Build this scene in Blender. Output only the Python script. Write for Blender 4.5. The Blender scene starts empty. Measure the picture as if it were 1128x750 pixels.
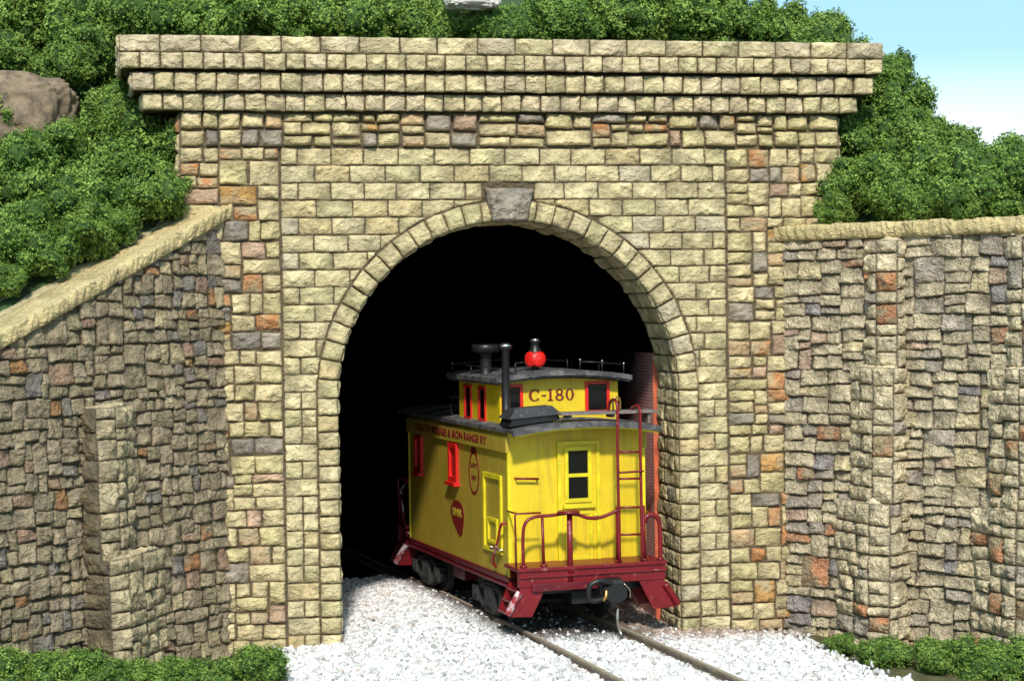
import bpy, bmesh, math, random
import numpy as np
from mathutils import Vector, Matrix, noise
R = math.radians
rng = np.random.default_rng(7)
random.seed(7)
sc = bpy.context.scene
C = sc.collection

# ------------------------------------------------------------------ camera
CAM = (-7.009, -36.036, 6.266)
yaw, pitch, roll, FPX = .193, -.019, -.014, 2195.5
cd = bpy.data.cameras.new('camera'); cam = bpy.data.objects.new('camera', cd); C.objects.link(cam)
F = Vector((math.sin(yaw)*math.cos(pitch), math.cos(yaw)*math.cos(pitch), math.sin(pitch)))
r0 = Vector((math.cos(yaw), -math.sin(yaw), 0)); u0 = r0.cross(F)
rr = r0*math.cos(roll)+u0*math.sin(roll); uu = -r0*math.sin(roll)+u0*math.cos(roll)
cam.matrix_world = Matrix(((rr.x, uu.x, -F.x, CAM[0]), (rr.y, uu.y, -F.y, CAM[1]), (rr.z, uu.z, -F.z, CAM[2]), (0, 0, 0, 1)))
cd.sensor_width = 36; cd.lens = 36*FPX/1128; cd.clip_start = .5; cd.clip_end = 2000
sc.camera = cam

# ------------------------------------------------------------------ sky and sun
SUN_EL, SUN_AZ = 40.0, 10.0          # azimuth in degrees left of straight in front of the portal
w = bpy.data.worlds.new('World'); sc.world = w; w.use_nodes = True
nt = w.node_tree; nt.nodes.clear()
out = nt.nodes.new('ShaderNodeOutputWorld'); bg = nt.nodes.new('ShaderNodeBackground')
sky = nt.nodes.new('ShaderNodeTexSky'); sky.sky_type = 'NISHITA'; sky.sun_disc = False
sky.sun_elevation = R(SUN_EL); sky.air_density = 1.0; sky.dust_density = .4; sky.ozone_density = 1.2
tc = nt.nodes.new('ShaderNodeTexCoord'); sep = nt.nodes.new('ShaderNodeSeparateXYZ')
mul = nt.nodes.new('ShaderNodeMath'); mul.operation = 'MULTIPLY'; mul.inputs[1].default_value = 2.2
comb = nt.nodes.new('ShaderNodeCombineXYZ')
nrm = nt.nodes.new('ShaderNodeVectorMath'); nrm.operation = 'NORMALIZE'
nt.links.new(tc.outputs['Generated'], sep.inputs[0])
nt.links.new(sep.outputs['X'], comb.inputs['X']); nt.links.new(sep.outputs['Y'], comb.inputs['Y'])
nt.links.new(sep.outputs['Z'], mul.inputs[0]); nt.links.new(mul.outputs[0], comb.inputs['Z'])
nt.links.new(comb.outputs[0], nrm.inputs[0]); nt.links.new(nrm.outputs[0], sky.inputs['Vector'])
# low bank of thin white cloud over the horizon, in the world itself
ramp = nt.nodes.new('ShaderNodeMapRange'); ramp.inputs['From Min'].default_value = .108; ramp.inputs['From Max'].default_value = .055
ramp.inputs['To Min'].default_value = 0; ramp.inputs['To Max'].default_value = .9; ramp.interpolation_type = 'SMOOTHSTEP'
nz = nt.nodes.new('ShaderNodeTexNoise'); nz.inputs['Scale'].default_value = 6
mz = nt.nodes.new('ShaderNodeMath'); mz.operation = 'MULTIPLY_ADD'; mz.inputs[1].default_value = -.03
nt.links.new(tc.outputs['Generated'], nz.inputs['Vector']); nt.links.new(nz.outputs['Fac'], mz.inputs[0]); nt.links.new(sep.outputs['Z'], mz.inputs[2])
nt.links.new(mz.outputs[0], ramp.inputs['Value'])
mx = nt.nodes.new('ShaderNodeMix'); mx.data_type = 'RGBA'; mx.inputs[7].default_value = (6.0, 6.5, 6.7, 1)
veil = nt.nodes.new('ShaderNodeMix'); veil.data_type = 'RGBA'; veil.inputs[0].default_value = .62; veil.inputs[7].default_value = (2.9, 5.3, 6.3, 1)
nt.links.new(sky.outputs[0], veil.inputs[6])
nt.links.new(ramp.outputs[0], mx.inputs[0]); nt.links.new(veil.outputs[2], mx.inputs[6])
nt.links.new(mx.outputs[2], bg.inputs['Color']); bg.inputs['Strength'].default_value = .15
nt.links.new(bg.outputs[0], out.inputs['Surface'])
sd = bpy.data.lights.new('sun', 'SUN'); sd.energy = 3.5; sd.angle = R(4.0); sd.color = (1, .945, .87)
sun = bpy.data.objects.new('sun', sd); C.objects.link(sun)
tosun = Vector((-math.sin(R(SUN_AZ))*math.cos(R(SUN_EL)), -math.cos(R(SUN_AZ))*math.cos(R(SUN_EL)), math.sin(R(SUN_EL))))
sun.rotation_euler = tosun.to_track_quat('Z', 'Y').to_euler(); sun.location = (-10, -30, 25)
sky.sun_rotation = math.atan2(tosun.x, tosun.y)
sc.view_settings.view_transform = 'Standard'; sc.view_settings.look = 'None'
sc.view_settings.exposure = 0.36; sc.view_settings.gamma = 1

# ------------------------------------------------------------------ materials
def newmat(name):
    m = bpy.data.materials.new(name); m.use_nodes = True
    return m, m.node_tree, m.node_tree.nodes['Principled BSDF']
def N(nt, t, **kw):
    n = nt.nodes.new(t)
    for k, v in kw.items():
        if k in n.inputs.keys(): n.inputs[k].default_value = v
        else: setattr(n, k, v)
    return n
def mixc(nt, fac, a, b, mode='MIX'):
    m = nt.nodes.new('ShaderNodeMix'); m.data_type = 'RGBA'; m.blend_type = mode
    for s, v in ((0, fac), (6, a), (7, b)):
        if hasattr(v, 'links') or hasattr(v, 'is_output'): nt.links.new(v, m.inputs[s])
        else: m.inputs[s].default_value = (*v, 1) if s and len(v) == 3 else v
    return m.outputs[2]
def rampf(nt, src, lo, hi, a=0., b=1.):
    m = nt.nodes.new('ShaderNodeMapRange'); nt.links.new(src, m.inputs['Value'])
    m.inputs['From Min'].default_value = lo; m.inputs['From Max'].default_value = hi
    m.inputs['To Min'].default_value = a; m.inputs['To Max'].default_value = b
    return m.outputs[0]
def pos(nt): return nt.nodes.new('ShaderNodeTexCoord').outputs['Object']
def noise_(nt, vec, scale, detail=6, rough=.6):
    n = N(nt, 'ShaderNodeTexNoise', Scale=scale, Detail=detail, Roughness=rough); nt.links.new(vec, n.inputs['Vector']); return n.outputs['Fac']
def bump(nt, bsdf, h, strength=.5, dist=.02, prev=None):
    b = N(nt, 'ShaderNodeBump', Strength=strength, Distance=dist); nt.links.new(h, b.inputs['Height'])
    if prev is not None: nt.links.new(prev, b.inputs['Normal'])
    nt.links.new(b.outputs[0], bsdf.inputs['Normal']); return b.outputs[0]

def stone_mat(name, tint=(1, 1, 1), ochre=.5, grime=(.10, .09, .075), bscale=9, bdist=.03, gfac=.55, spec=.25):
    m, nt, b = newmat(name)
    p = pos(nt)
    at = N(nt, 'ShaderNodeVertexColor', layer_name='Col').outputs['Color']
    c = mixc(nt, 1.0, at, tint, 'MULTIPLY')
    n1 = noise_(nt, p, 2.3, 5); c = mixc(nt, rampf(nt, n1, .42, .7, 0, ochre), c, (.44, .33, .13), 'MIX')
    n2 = noise_(nt, p, 7, 8, .7); c = mixc(nt, rampf(nt, n2, .5, .72, 0, gfac), c, grime, 'MIX')
    n3 = noise_(nt, p, 26, 4, .7); c = mixc(nt, rampf(nt, n3, .35, .65, 0, .28), c, (1.25, 1.2, 1.1), 'MULTIPLY')
    c = mixc(nt, rampf(nt, n3, .62, .35, 0, .4), c, (.55, .52, .5), 'MULTIPLY')
    nt.links.new(c, b.inputs['Base Color']); b.inputs['Roughness'].default_value = .72
    b.inputs['Specular IOR Level'].default_value = spec
    v = N(nt, 'ShaderNodeTexVoronoi', Scale=bscale, feature='F1'); 
    d = N(nt, 'ShaderNodeVectorMath', operation='MULTIPLY_ADD'); d.inputs[1].default_value = (.35, .35, .35)
    nc = N(nt, 'ShaderNodeTexNoise', Scale=3.5, Detail=3.0); nt.links.new(p, nc.inputs['Vector'])
    nt.links.new(nc.outputs['Color'], d.inputs[0]); nt.links.new(p, d.inputs[2]); nt.links.new(d.outputs[0], v.inputs['Vector'])
    q = bump(nt, b, v.outputs['Distance'], .5, bdist)
    mp = N(nt, 'ShaderNodeMapping'); mp.inputs['Scale'].default_value = (.75, .75, 1.3); nt.links.new(d.outputs[0], mp.inputs['Vector'])
    cr = N(nt, 'ShaderNodeMath', operation='ABSOLUTE'); c0 = N(nt, 'ShaderNodeMath', operation='SUBTRACT'); c0.inputs[1].default_value = .5
    nt.links.new(noise_(nt, mp.outputs[0], 5.5, 4, .55), c0.inputs[0]); nt.links.new(c0.outputs[0], cr.inputs[0])
    q = bump(nt, b, rampf(nt, cr.outputs[0], 0, .16), .7, .035, q)
    bump(nt, b, noise_(nt, p, 30, 6, .7), .6, .012, q)
    return m
M = {}
M['ashlar'] = stone_mat('cream_ashlar_stone', (1.10, 1.02, .95), .14, (.14, .11, .065), 8, .045, .42)
M['rubble'] = stone_mat('rubble_stone', (1.10, 1.02, .96), .16, (.15, .12, .085), 8, .045, .40)
M['wing'] = stone_mat('weathered_wing_stone', (.88, .80, .70), .14, (.085, .074, .058), 11, .05, .45, .35)
M['wing_r'] = stone_mat('pitted_wing_stone', (1.16, 1.05, .95), .14, (.13, .112, .09), 20, .085, .5, .4)
M['coping'] = stone_mat('cream_coping_stone', (1.12, 1.0, .86), .25, (.2, .155, .08), 14, .04, .3)

def simple(name, col, rough=.6, metal=0., var=.25, vscale=8, bmp=.2, bsc=40, bd=.006, spec=.4):
    m, nt, b = newmat(name); p = pos(nt)
    n = noise_(nt, p, vscale, 6, .65)
    c = mixc(nt, rampf(nt, n, .3, .7), tuple(x*(1-var) for x in col), tuple(min(1, x*(1+var)) for x in col))
    nt.links.new(c, b.inputs['Base Color']); b.inputs['Roughness'].default_value = rough; b.inputs['Metallic'].default_value = metal
    b.inputs['Specular IOR Level'].default_value = spec
    if bmp: bump(nt, b, noise_(nt, p, bsc, 4), bmp, bd)
    return m
def worn(name, col, wear, lo, hi, rough=.4, wscale=7, var=.2, spec=.5):
    m, nt, b = newmat(name); p = pos(nt)
    n = noise_(nt, p, wscale, 7, .7); n2 = noise_(nt, p, 3, 3)
    c = mixc(nt, rampf(nt, n2, .3, .7), tuple(x*(1-var) for x in col), tuple(x*(1+var) for x in col))
    c = mixc(nt, rampf(nt, n, lo, hi), c, wear)
    nt.links.new(c, b.inputs['Base Color']); b.inputs['Roughness'].default_value = rough
    b.inputs['Specular IOR Level'].default_value = spec
    bump(nt, b, noise_(nt, p, 35, 4), .25, .01)
    return m
def yellow_mat(name='yellow_caboose_paint', ca=(.62, .43, .010), cb=(.76, .56, .016), gr=.5):
    m, nt, b = newmat(name); p = pos(nt)
    n = noise_(nt, p, 1.7, 6, .65)
    c = mixc(nt, rampf(nt, n, .3, .7), ca, cb)
    mp = N(nt, 'ShaderNodeMapping'); mp.inputs['Scale'].default_value = (9, 9, .8); nt.links.new(p, mp.inputs['Vector'])
    n2 = noise_(nt, mp.outputs[0], 1, 5, .6); c = mixc(nt, rampf(nt, n2, .5, .8, 0, gr), c, (.26, .17, .03))
    n3 = noise_(nt, p, 14, 5, .7); c = mixc(nt, rampf(nt, n3, .60, .74, 0, gr), c, (.16, .10, .02))
    nt.links.new(c, b.inputs['Base Color']); b.inputs['Roughness'].default_value = .42
    wv = N(nt, 'ShaderNodeTexWave', Scale=2.1, wave_type='BANDS', bands_direction='X', wave_profile='SAW')
    wv2 = N(nt, 'ShaderNodeTexWave', Scale=2.1, wave_type='BANDS', bands_direction='Y', wave_profile='SAW')
    nt.links.new(p, wv.inputs['Vector']); nt.links.new(p, wv2.inputs['Vector'])
    q = bump(nt, b, rampf(nt, wv.outputs['Fac'], .85, 1), .10, .006); q = bump(nt, b, rampf(nt, wv2.outputs['Fac'], .85, 1), .10, .006, q)
    bump(nt, b, n3, .3, .008, q)
    return m
M['yellow'] = yellow_mat(); M['yellow_side'] = yellow_mat('shaded_yellow_side_boards', (.36, .265, .03), (.46, .34, .035), .6)  # sides' dimmer light painted in as a darker yellow, slightly more grime
M['yellow_trim'] = worn('yellow_trim_paint', (.68, .56, .015), (.25, .17, .03), .62, .75, .4)
M['red'] = worn('dark_red_paint', (.165, .005, .009), (.42, .17, .16), .60, .72, .38)
M['red_dark'] = worn('deep_red_sill_paint', (.11, .004, .010), (.27, .10, .09), .60, .74, .4)
M['red_worn'] = worn('worn_red_paint', (.27, .006, .015), (.7, .62, .62), .56, .63, .32, 3.2)
M['edge_worn'] = worn('chipped_bare_step_edge', (.27, .012, .02), (.72, .62, .62), .44, .60, .3, 7)
M['red_bright'] = worn('bright_red_paint', (.62, .015, .010), (.3, .02, .02), .6, .75, .35)
M['maroon'] = simple('maroon_lettering', (.17, .012, .008), .5, var=.2, bmp=0)
M['letter_yellow'] = simple('yellow_lettering', (.5, .38, .03), .5, bmp=0)
M['roof'] = worn('dark_grey_roof', (.05, .048, .052), (.19, .18, .165), .46, .66, .7, 5)
M['black'] = simple('black_paint', (.014, .014, .015), .38, var=.3, bmp=.3)
M['tank'] = worn('black_weathered_box', (.03, .03, .032), (.17, .17, .165), .55, .75, .5, 11)
M['glass'] = simple('dark_window_glass', (.006, .006, .006), .12, bmp=0, spec=.5)
M['red_blind'] = simple('red_painted_sash', (.30, .008, .006), .4, bmp=0)
M['steel'] = simple('bright_worn_steel', (.62, .58, .52), .28, 1, bmp=0)
M['brass'] = simple('tarnished_brass', (.5, .3, .1), .35, 1, bmp=0)
M['truck'] = worn('grimy_truck_iron', (.018, .017, .016), (.05, .046, .042), .5, .7, .75, 9)
M['wood'] = worn('weathered_board', (.16, .12, .105), (.26, .22, .2), .5, .7, .8, 8)
M['tie'] = worn('dark_tie_wood', (.07, .05, .035), (.16, .13, .1), .5, .7, .85, 9)
M['rail'] = worn('rusty_rail', (.20, .145, .09), (.32, .26, .19), .5, .7, .55, 6)
M['railtop'] = simple('rail_running_surface', (.38, .32, .24), .5, .2, bmp=.1)
M['lens'] = simple('red_signal_lens', (.75, .018, .012), .12, var=.25, vscale=20, bmp=.5, bsc=30, bd=.02, spec=.8)
M['painted_dark'] = simple('shade_black_lining', (.0016, .0016, .0018), 1.0, bmp=0, spec=0.0)  # darkness of the bore put into the lining colour
M['floor'] = simple('shade_black_tunnel_floor', (.004, .004, .004), 1.0, bmp=0, spec=.0)  # unlit floor deep in the tunnel painted nearly black
M['rock'] = worn('brown_rock', (.24, .175, .11), (.10, .075, .05), .45, .62, .85, 4)
M['rock_pale'] = worn('pale_rock', (.55, .52, .46), (.3, .27, .22), .5, .7, .85, 3)
def brick_mat():
    m, nt, b = newmat('tunnel_brick'); p = pos(nt)
    uv = N(nt, 'ShaderNodeUVMap').outputs[0]
    br = N(nt, 'ShaderNodeTexBrick', Scale=1.0); br.inputs['Color1'].default_value = (.55, .19, .17, 1); br.inputs['Color2'].default_value = (.60, .25, .21, 1)
    br.inputs['Mortar'].default_value = (.75, .58, .54, 1); br.inputs['Brick Width'].default_value = .20; br.inputs['Row Height'].default_value = .062; br.inputs['Mortar Size'].default_value = .009
    nt.links.new(uv, br.inputs['Vector'])
    # tunnel shade painted into the brick, darker further in and higher up, in a ragged edge
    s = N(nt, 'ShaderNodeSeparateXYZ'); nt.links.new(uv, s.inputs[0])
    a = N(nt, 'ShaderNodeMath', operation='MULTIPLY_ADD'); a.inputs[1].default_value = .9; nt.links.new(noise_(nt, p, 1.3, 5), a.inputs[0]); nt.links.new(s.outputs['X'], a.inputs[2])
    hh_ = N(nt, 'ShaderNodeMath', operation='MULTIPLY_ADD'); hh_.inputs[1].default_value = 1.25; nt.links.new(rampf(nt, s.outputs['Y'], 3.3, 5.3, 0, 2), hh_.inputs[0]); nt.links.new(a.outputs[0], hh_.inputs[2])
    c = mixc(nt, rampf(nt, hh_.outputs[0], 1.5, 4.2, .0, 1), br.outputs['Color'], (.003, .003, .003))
    nt.links.new(c, b.inputs['Base Color']); b.inputs['Roughness'].default_value = .85; b.inputs['Specular IOR Level'].default_value = .1
    bump(nt, b, br.outputs['Fac'], .6, -.01)
    return m
M['brick'] = brick_mat()
M['brick_edge'] = worn('orange_brick_edge', (.55, .12, .05), (.3, .06, .03), .5, .7, .8, 4)
def foliage_mat(name, base, tip):
    m, nt, b = newmat(name); p = pos(nt)
    at = N(nt, 'ShaderNodeVertexColor', layer_name='Col').outputs['Color']
    oi = nt.nodes.new('ShaderNodeObjectInfo')
    s = N(nt, 'ShaderNodeSeparateColor'); nt.links.new(at, s.inputs[0])
    c = mixc(nt, s.outputs[0], base, tip)
    c = mixc(nt, rampf(nt, oi.outputs['Random'], 0, 1, 0, .45), c, (.62, .80, .80), 'MULTIPLY')
    nt.links.new(c, b.inputs['Base Color']); b.inputs['Roughness'].default_value = .6; b.inputs['Specular IOR Level'].default_value = .22
    return m
M['leaf'] = foliage_mat('green_foam_leaves', (.068, .138, .018), (.30, .42, .08))
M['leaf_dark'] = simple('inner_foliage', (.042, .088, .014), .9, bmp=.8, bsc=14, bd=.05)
M['moss'] = simple('mossy_earth', (.10, .095, .035), .95, var=.55, vscale=3, bmp=1, bsc=18, bd=.04)
M['hill'] = simple('hillside_turf', (.035, .065, .018), .95, var=.5, vscale=2, bmp=1, bsc=10, bd=.06)
def ballast_mat():
    m, nt, b = newmat('white_ballast'); p = pos(nt)
    at = N(nt, 'ShaderNodeVertexColor', layer_name='Col').outputs['Color']
    nt.links.new(at, b.inputs['Base Color']); b.inputs['Roughness'].default_value = .8
    bump(nt, b, noise_(nt, p, 60, 3), .3, .006); return m
M['ballast'] = ballast_mat()

# ------------------------------------------------------------------ object helpers
def tag(o, label=None, cat=None, group=None, kind=None):
    for k, v in (('label', label), ('category', cat), ('group', group), ('kind', kind)):
        if v: o[k] = v
    return o
def empty(name, loc, label, cat, rz=0, group=None):
    o = bpy.data.objects.new(name, None); C.objects.link(o); o.location = loc; o.rotation_euler = (0, 0, rz)
    o.empty_display_size = .3
    return tag(o, label, cat, group)
def link(name, me, mats, parent=None):
    o = bpy.data.objects.new(name, me); C.objects.link(o)
    for m in (mats if isinstance(mats, (list, tuple)) else [mats]): me.materials.append(m)
    if parent is not None: o.parent = parent
    return o
def np_mesh(name, V, Fq, cols=None, smooth=True, uv=None):
    me = bpy.data.meshes.new(name)
    V = np.asarray(V, np.float32); Fq = np.asarray(Fq, np.int32); k = Fq.shape[1]
    me.vertices.add(len(V)); me.vertices.foreach_set('co', V.ravel())
    me.loops.add(Fq.size); me.loops.foreach_set('vertex_index', Fq.ravel())
    me.polygons.add(len(Fq)); me.polygons.foreach_set('loop_start', np.arange(0, Fq.size, k, dtype=np.int32))
    me.update(calc_edges=True)
    if cols is not None:
        a = me.color_attributes.new('Col', 'FLOAT_COLOR', 'POINT')
        a.data.foreach_set('color', np.hstack([cols, np.ones((len(cols), 1))]).astype(np.float32).ravel())
    if uv is not None:
        l = me.uv_layers.new(name='UVMap'); l.data.foreach_set('uv', np.asarray(uv, np.float32)[Fq.ravel()].ravel())
    me.polygons.foreach_set('use_smooth', np.full(len(Fq), smooth))
    me.validate(); me.update()
    return me

class MB:
    """collects simple shapes into one mesh"""
    def __init__(s): s.bm = bmesh.new()
    def box(s, x0, x1, y0, y1, z0, z1, bev=0.):
        g = bmesh.ops.create_cube(s.bm, size=1)['verts']
        for v in g: v.co = Vector(((x0+x1)/2+v.co.x*(x1-x0), (y0+y1)/2+v.co.y*(y1-y0), (z0+z1)/2+v.co.z*(z1-z0)))
        if bev:
            es = list({e for v in g for e in v.link_edges})
            bmesh.ops.bevel(s.bm, geom=es, offset=bev, segments=2, affect='EDGES', profile=.6)
        return s
    def hexa(s, b, t):
        vs = [s.bm.verts.new(p) for p in list(b)+list(t)]; n = len(b)
        s.bm.faces.new(vs[:n][::-1]); s.bm.faces.new(vs[n:])
        for i in range(n): s.bm.faces.new((vs[i], vs[(i+1) % n], vs[n+(i+1) % n], vs[n+i]))
        return s
    def tube(s, pts, r, seg=8, smooth=True, caps=True):
        pts = [Vector(p) for p in pts]
        if smooth and len(pts) > 2:
            q = []
            P = [2*pts[0]-pts[1]]+pts+[2*pts[-1]-pts[-2]]
            for i in range(1, len(P)-2):
                for k in range(5):
                    t = k/5; a, b, c, d = P[i-1:i+3]
                    q.append(.5*((2*b)+(c-a)*t+(2*a-5*b+4*c-d)*t*t+(3*b-a-3*c+d)*t**3))
            q.append(pts[-1]); pts = q
        rings = []; ref = None
        for i, p in enumerate(pts):
            d = (pts[min(i+1, len(pts)-1)]-pts[max(i-1, 0)]).normalized()
            if ref is None: ref = Vector((0, 0, 1)) if abs(d.z) < .9 else Vector((1, 0, 0))
            a = (ref-d*ref.dot(d)).normalized(); b = d.cross(a); ref = a
            rad = r[i] if isinstance(r, (list, tuple)) and len(r) == len(pts) else (r if not isinstance(r, (list, tuple)) else r[0])
            rings.append([s.bm.verts.new(p+rad*(a*math.cos(2*math.pi*k/seg)+b*math.sin(2*math.pi*k/seg))) for k in range(seg)])
        for A, B in zip(rings, rings[1:]):
            for k in range(seg): 
                f = s.bm.faces.new((A[k], A[(k+1) % seg], B[(k+1) % seg], B[k])); f.smooth = True
        if caps: s.bm.faces.new(rings[0][::-1]); s.bm.faces.new(rings[-1])
        return s
    def lathe(s, c, prof, axis='z', seg=20):
        c = Vector(c); rings = []
        for r, h in prof:
            ring = []
            for k in range(seg):
                a = 2*math.pi*k/seg; x, y = r*math.cos(a), r*math.sin(a)
                v = {'z': (x, y, h), 'y': (x, h, y), 'x': (h, x, y)}[axis]
                ring.append(s.bm.verts.new(c+Vector(v)))
            rings.append(ring)
        for A, B in zip(rings, rings[1:]):
            for k in range(seg):
                f = s.bm.faces.new((A[k], A[(k+1) % seg], B[(k+1) % seg], B[k])); f.smooth = True
        s.bm.faces.new(rings[0][::-1]); s.bm.faces.new(rings[-1])
        return s
    def poly(s, pts, d):
        """flat outline pts extruded by vector d"""
        d = Vector(d); return s.hexa([Vector(p) for p in pts], [Vector(p)+d for p in pts])
    def build(s, name, mat, parent=None, label=None):
        bmesh.ops.recalc_face_normals(s.bm, faces=s.bm.faces)
        me = bpy.data.meshes.new(name); s.bm.to_mesh(me); s.bm.free()
        o = link(name, me, mat, parent)
        if label: o['label'] = label
        return o

# ------------------------------------------------------------------ stone relief
def vnoise(p, seed=0):
    """cheap smooth value noise on (n,3)"""
    p = p+seed*17.13; i = np.floor(p).astype(np.int64); f = p-i; f = f*f*(3-2*f); r = 0
    for dx in (0, 1):
        for dy in (0, 1):
            for dz in (0, 1):
                h = (i[:, 0]+dx)*374761393+(i[:, 1]+dy)*668265263+(i[:, 2]+dz)*2147483647
                h = (h ^ (h >> 13))*1274126177; h = ((h ^ (h >> 16)) & 0xffffff)/0xffffff
                r = r+h*(f[:, 0] if dx else 1-f[:, 0])*(f[:, 1] if dy else 1-f[:, 1])*(f[:, 2] if dz else 1-f[:, 2])
    return r-.5
class Stones:
    def __init__(s, mapf, H=.055, joint=(.15, .125, .09), res=.045, rough=.03, gap=.012, rnd=.05, dry=.28, base=(.45, .38, .24), lean=0., slope=.55):
        s.lean = lean; s.slope = slope
        s.dry = dry; s.base = base; s.V = []; s.F = []; s.K = []; s.n = 0; s.mapf = mapf; s.H = H; s.joint = np.array(joint); s.res = res*.8; s.rough = rough; s.gap = gap; s.rnd = rnd
    def stone(s, quad, col, clip=None, mapf=None, wh=None, H=None, rough=None):
        """quad: ll, lr, ur, ul in the surface's own 2-D coordinates"""
        q = np.array(quad, float)
        w = wh[0] if wh else (np.linalg.norm(q[1]-q[0])+np.linalg.norm(q[2]-q[3]))/2
        h = wh[1] if wh else (np.linalg.norm(q[3]-q[0])+np.linalg.norm(q[2]-q[1]))/2
        nx = max(5, int(w/s.res)+3); nz = max(5, int(h/s.res)+3)
        g = s.gap*rng.uniform(.7, 1.5)
        def par(n, L):
            a = np.linspace(0, 1, n-2); e = min(.3, .013/L); a = a*(1-2*e)+e; return np.concatenate([[0], a, [1]])
        S, T = np.meshgrid(par(nx, w), par(nz, h))
        S = S*(1-2*g/w)+g/w; T = T*(1-2*g/h)+g/h
        S = S.ravel(); T = T.ravel()
        P = (q[0][None]*((1-S)*(1-T))[:, None]+q[1][None]*(S*(1-T))[:, None]+q[2][None]*(S*T)[:, None]+q[3][None]*((1-S)*T)[:, None])
        e = np.minimum(np.minimum(S*w, (1-S)*w), np.minimum(T*h, (1-T)*h))-g
        if clip is not None:
            P, e2, ok = clip(P.copy())
            if not ok: return
            e = np.minimum(e, np.maximum(e2, 0))
        # uneven arrises
        sd = rng.uniform(0, 100)
        wob = np.stack([vnoise(np.c_[P*9, np.full(len(P), sd)]), vnoise(np.c_[P*9, np.full(len(P), sd+31)])], 1)*.022
        P = P+wob
        prof = np.clip(e/s.rnd, 0, 1); prof = np.sqrt(1-(1-prof)**2)
        U = np.c_[(S-.5)*w, (T-.5)*h]; ro = (s.rough if rough is None else rough)
        fac = np.full(len(S), 9.)
        for k in range(4):
            a = rng.uniform(0, 2*math.pi); sl = rng.uniform(.1, .55)*s.slope
            fac = np.minimum(fac, (U[:, 0]*math.cos(a)+U[:, 1]*math.sin(a))*sl*ro/.03+rng.uniform(.0, .03)*ro/.03+.01)
        q3 = np.c_[P[:, 0]*7+P[:, 1]*3*rng.uniform(-1, 1), P[:, 1]*11, np.full(len(P), sd+50)]; q3 = q3+vnoise(np.c_[P*6, np.full(len(P), sd+70)])[:, None]*1.3
        crease = np.clip(1-np.abs(vnoise(q3))*6.5, 0, 1)
        rel = np.clip(fac, -.06, .06)+crease*ro*.75+(.5-T)*s.lean+vnoise(np.c_[P*14, np.full(len(P), sd+5)])*ro*.9+vnoise(np.c_[P*28, np.full(len(P), sd+9)])*ro*.5
        hh = (s.H if H is None else H)*rng.uniform(.75, 1.3)
        D = prof*np.maximum(hh+rel, .012)-.008
        V = (mapf or s.mapf)(P, D)
        c = np.array(col)*(1+vnoise(np.c_[P*5, np.full(len(P), sd)])[:, None]*.45)
        # dry-brushed high spots, wash left in the hollows
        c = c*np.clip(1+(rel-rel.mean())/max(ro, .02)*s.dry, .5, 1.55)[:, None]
        if c.mean(0)[0] > c.mean(0)[2]*2.2: # iron stain is blotchy
            f_ = np.clip(.35+vnoise(np.c_[P*6, np.full(len(P), sd+3)])*3, 0, 1)[:, None]; c = c*(1-f_)+np.array(s.base)*f_*.9
        edge = np.clip(e/.009, 0, 1)[:, None]
        K = s.joint*(1-edge)+np.clip(c, 0, 1)*edge
        idx = np.arange(nx*nz).reshape(nz, nx)+s.n
        s.F.append(np.stack([idx[:-1, :-1], idx[:-1, 1:], idx[1:, 1:], idx[1:, :-1]], -1).reshape(-1, 4))
        s.V.append(V); s.K.append(K); s.n += nx*nz
    def sheet(s, quad, clipn=None, d=0.):
        q = np.array(quad, float); V = s.mapf(q, np.full(4, d)); s.V.append(V); s.K.append(np.tile(s.joint, (4, 1)))
        s.F.append(np.arange(4)[None]+s.n); s.n += 4
    def build(s, name, mat, parent):
        me = np_mesh(name, np.concatenate(s.V), np.concatenate(s.F), np.concatenate(s.K))
        return link(name, me, mat, parent)

def pick(table):
    w_ = np.array([t[0] for t in table]); c = np.array(table[rng.choice(len(table), p=w_/w_.sum())][1])
    return c*rng.uniform(.90, 1.10)
ASH = [(8, (.47, .425, .26)), (5, (.49, .45, .285)), (2.5, (.44, .415, .245)), (1.5, (.45, .385, .22)), (.7, (.41, .38, .28))]
CORN = [(7, (.50, .45, .285)), (4, (.49, .435, .30)), (2, (.46, .425, .26)), (1, (.43, .385, .28))]
RUB = [(7, (.50, .44, .265)), (4.5, (.44, .40, .22)), (1.4, (.28, .26, .215)), (1.1, (.42, .20, .085)), (1.3, (.42, .31, .185)), (.8, (.44, .26, .09)), (.8, (.20, .185, .165)), (.8, (.40, .29, .21))]
WNG = [(7, (.30, .262, .195)), (5, (.26, .235, .165)), (3, (.34, .30, .225)), (1.3, (.20, .19, .19)), (.9, (.30, .16, .075)), (1.0, (.31, .22, .17)), (1, (.40, .36, .24))]
WNR = [(6, (.37, .34, .25)), (5, (.40, .37, .27)), (2.5, (.30, .28, .245)), (1.2, (.23, .225, .235)), (.7, (.36, .18, .10)), (1.0, (.36, .28, .22)), (1.5, (.44, .40, .26))]

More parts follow.
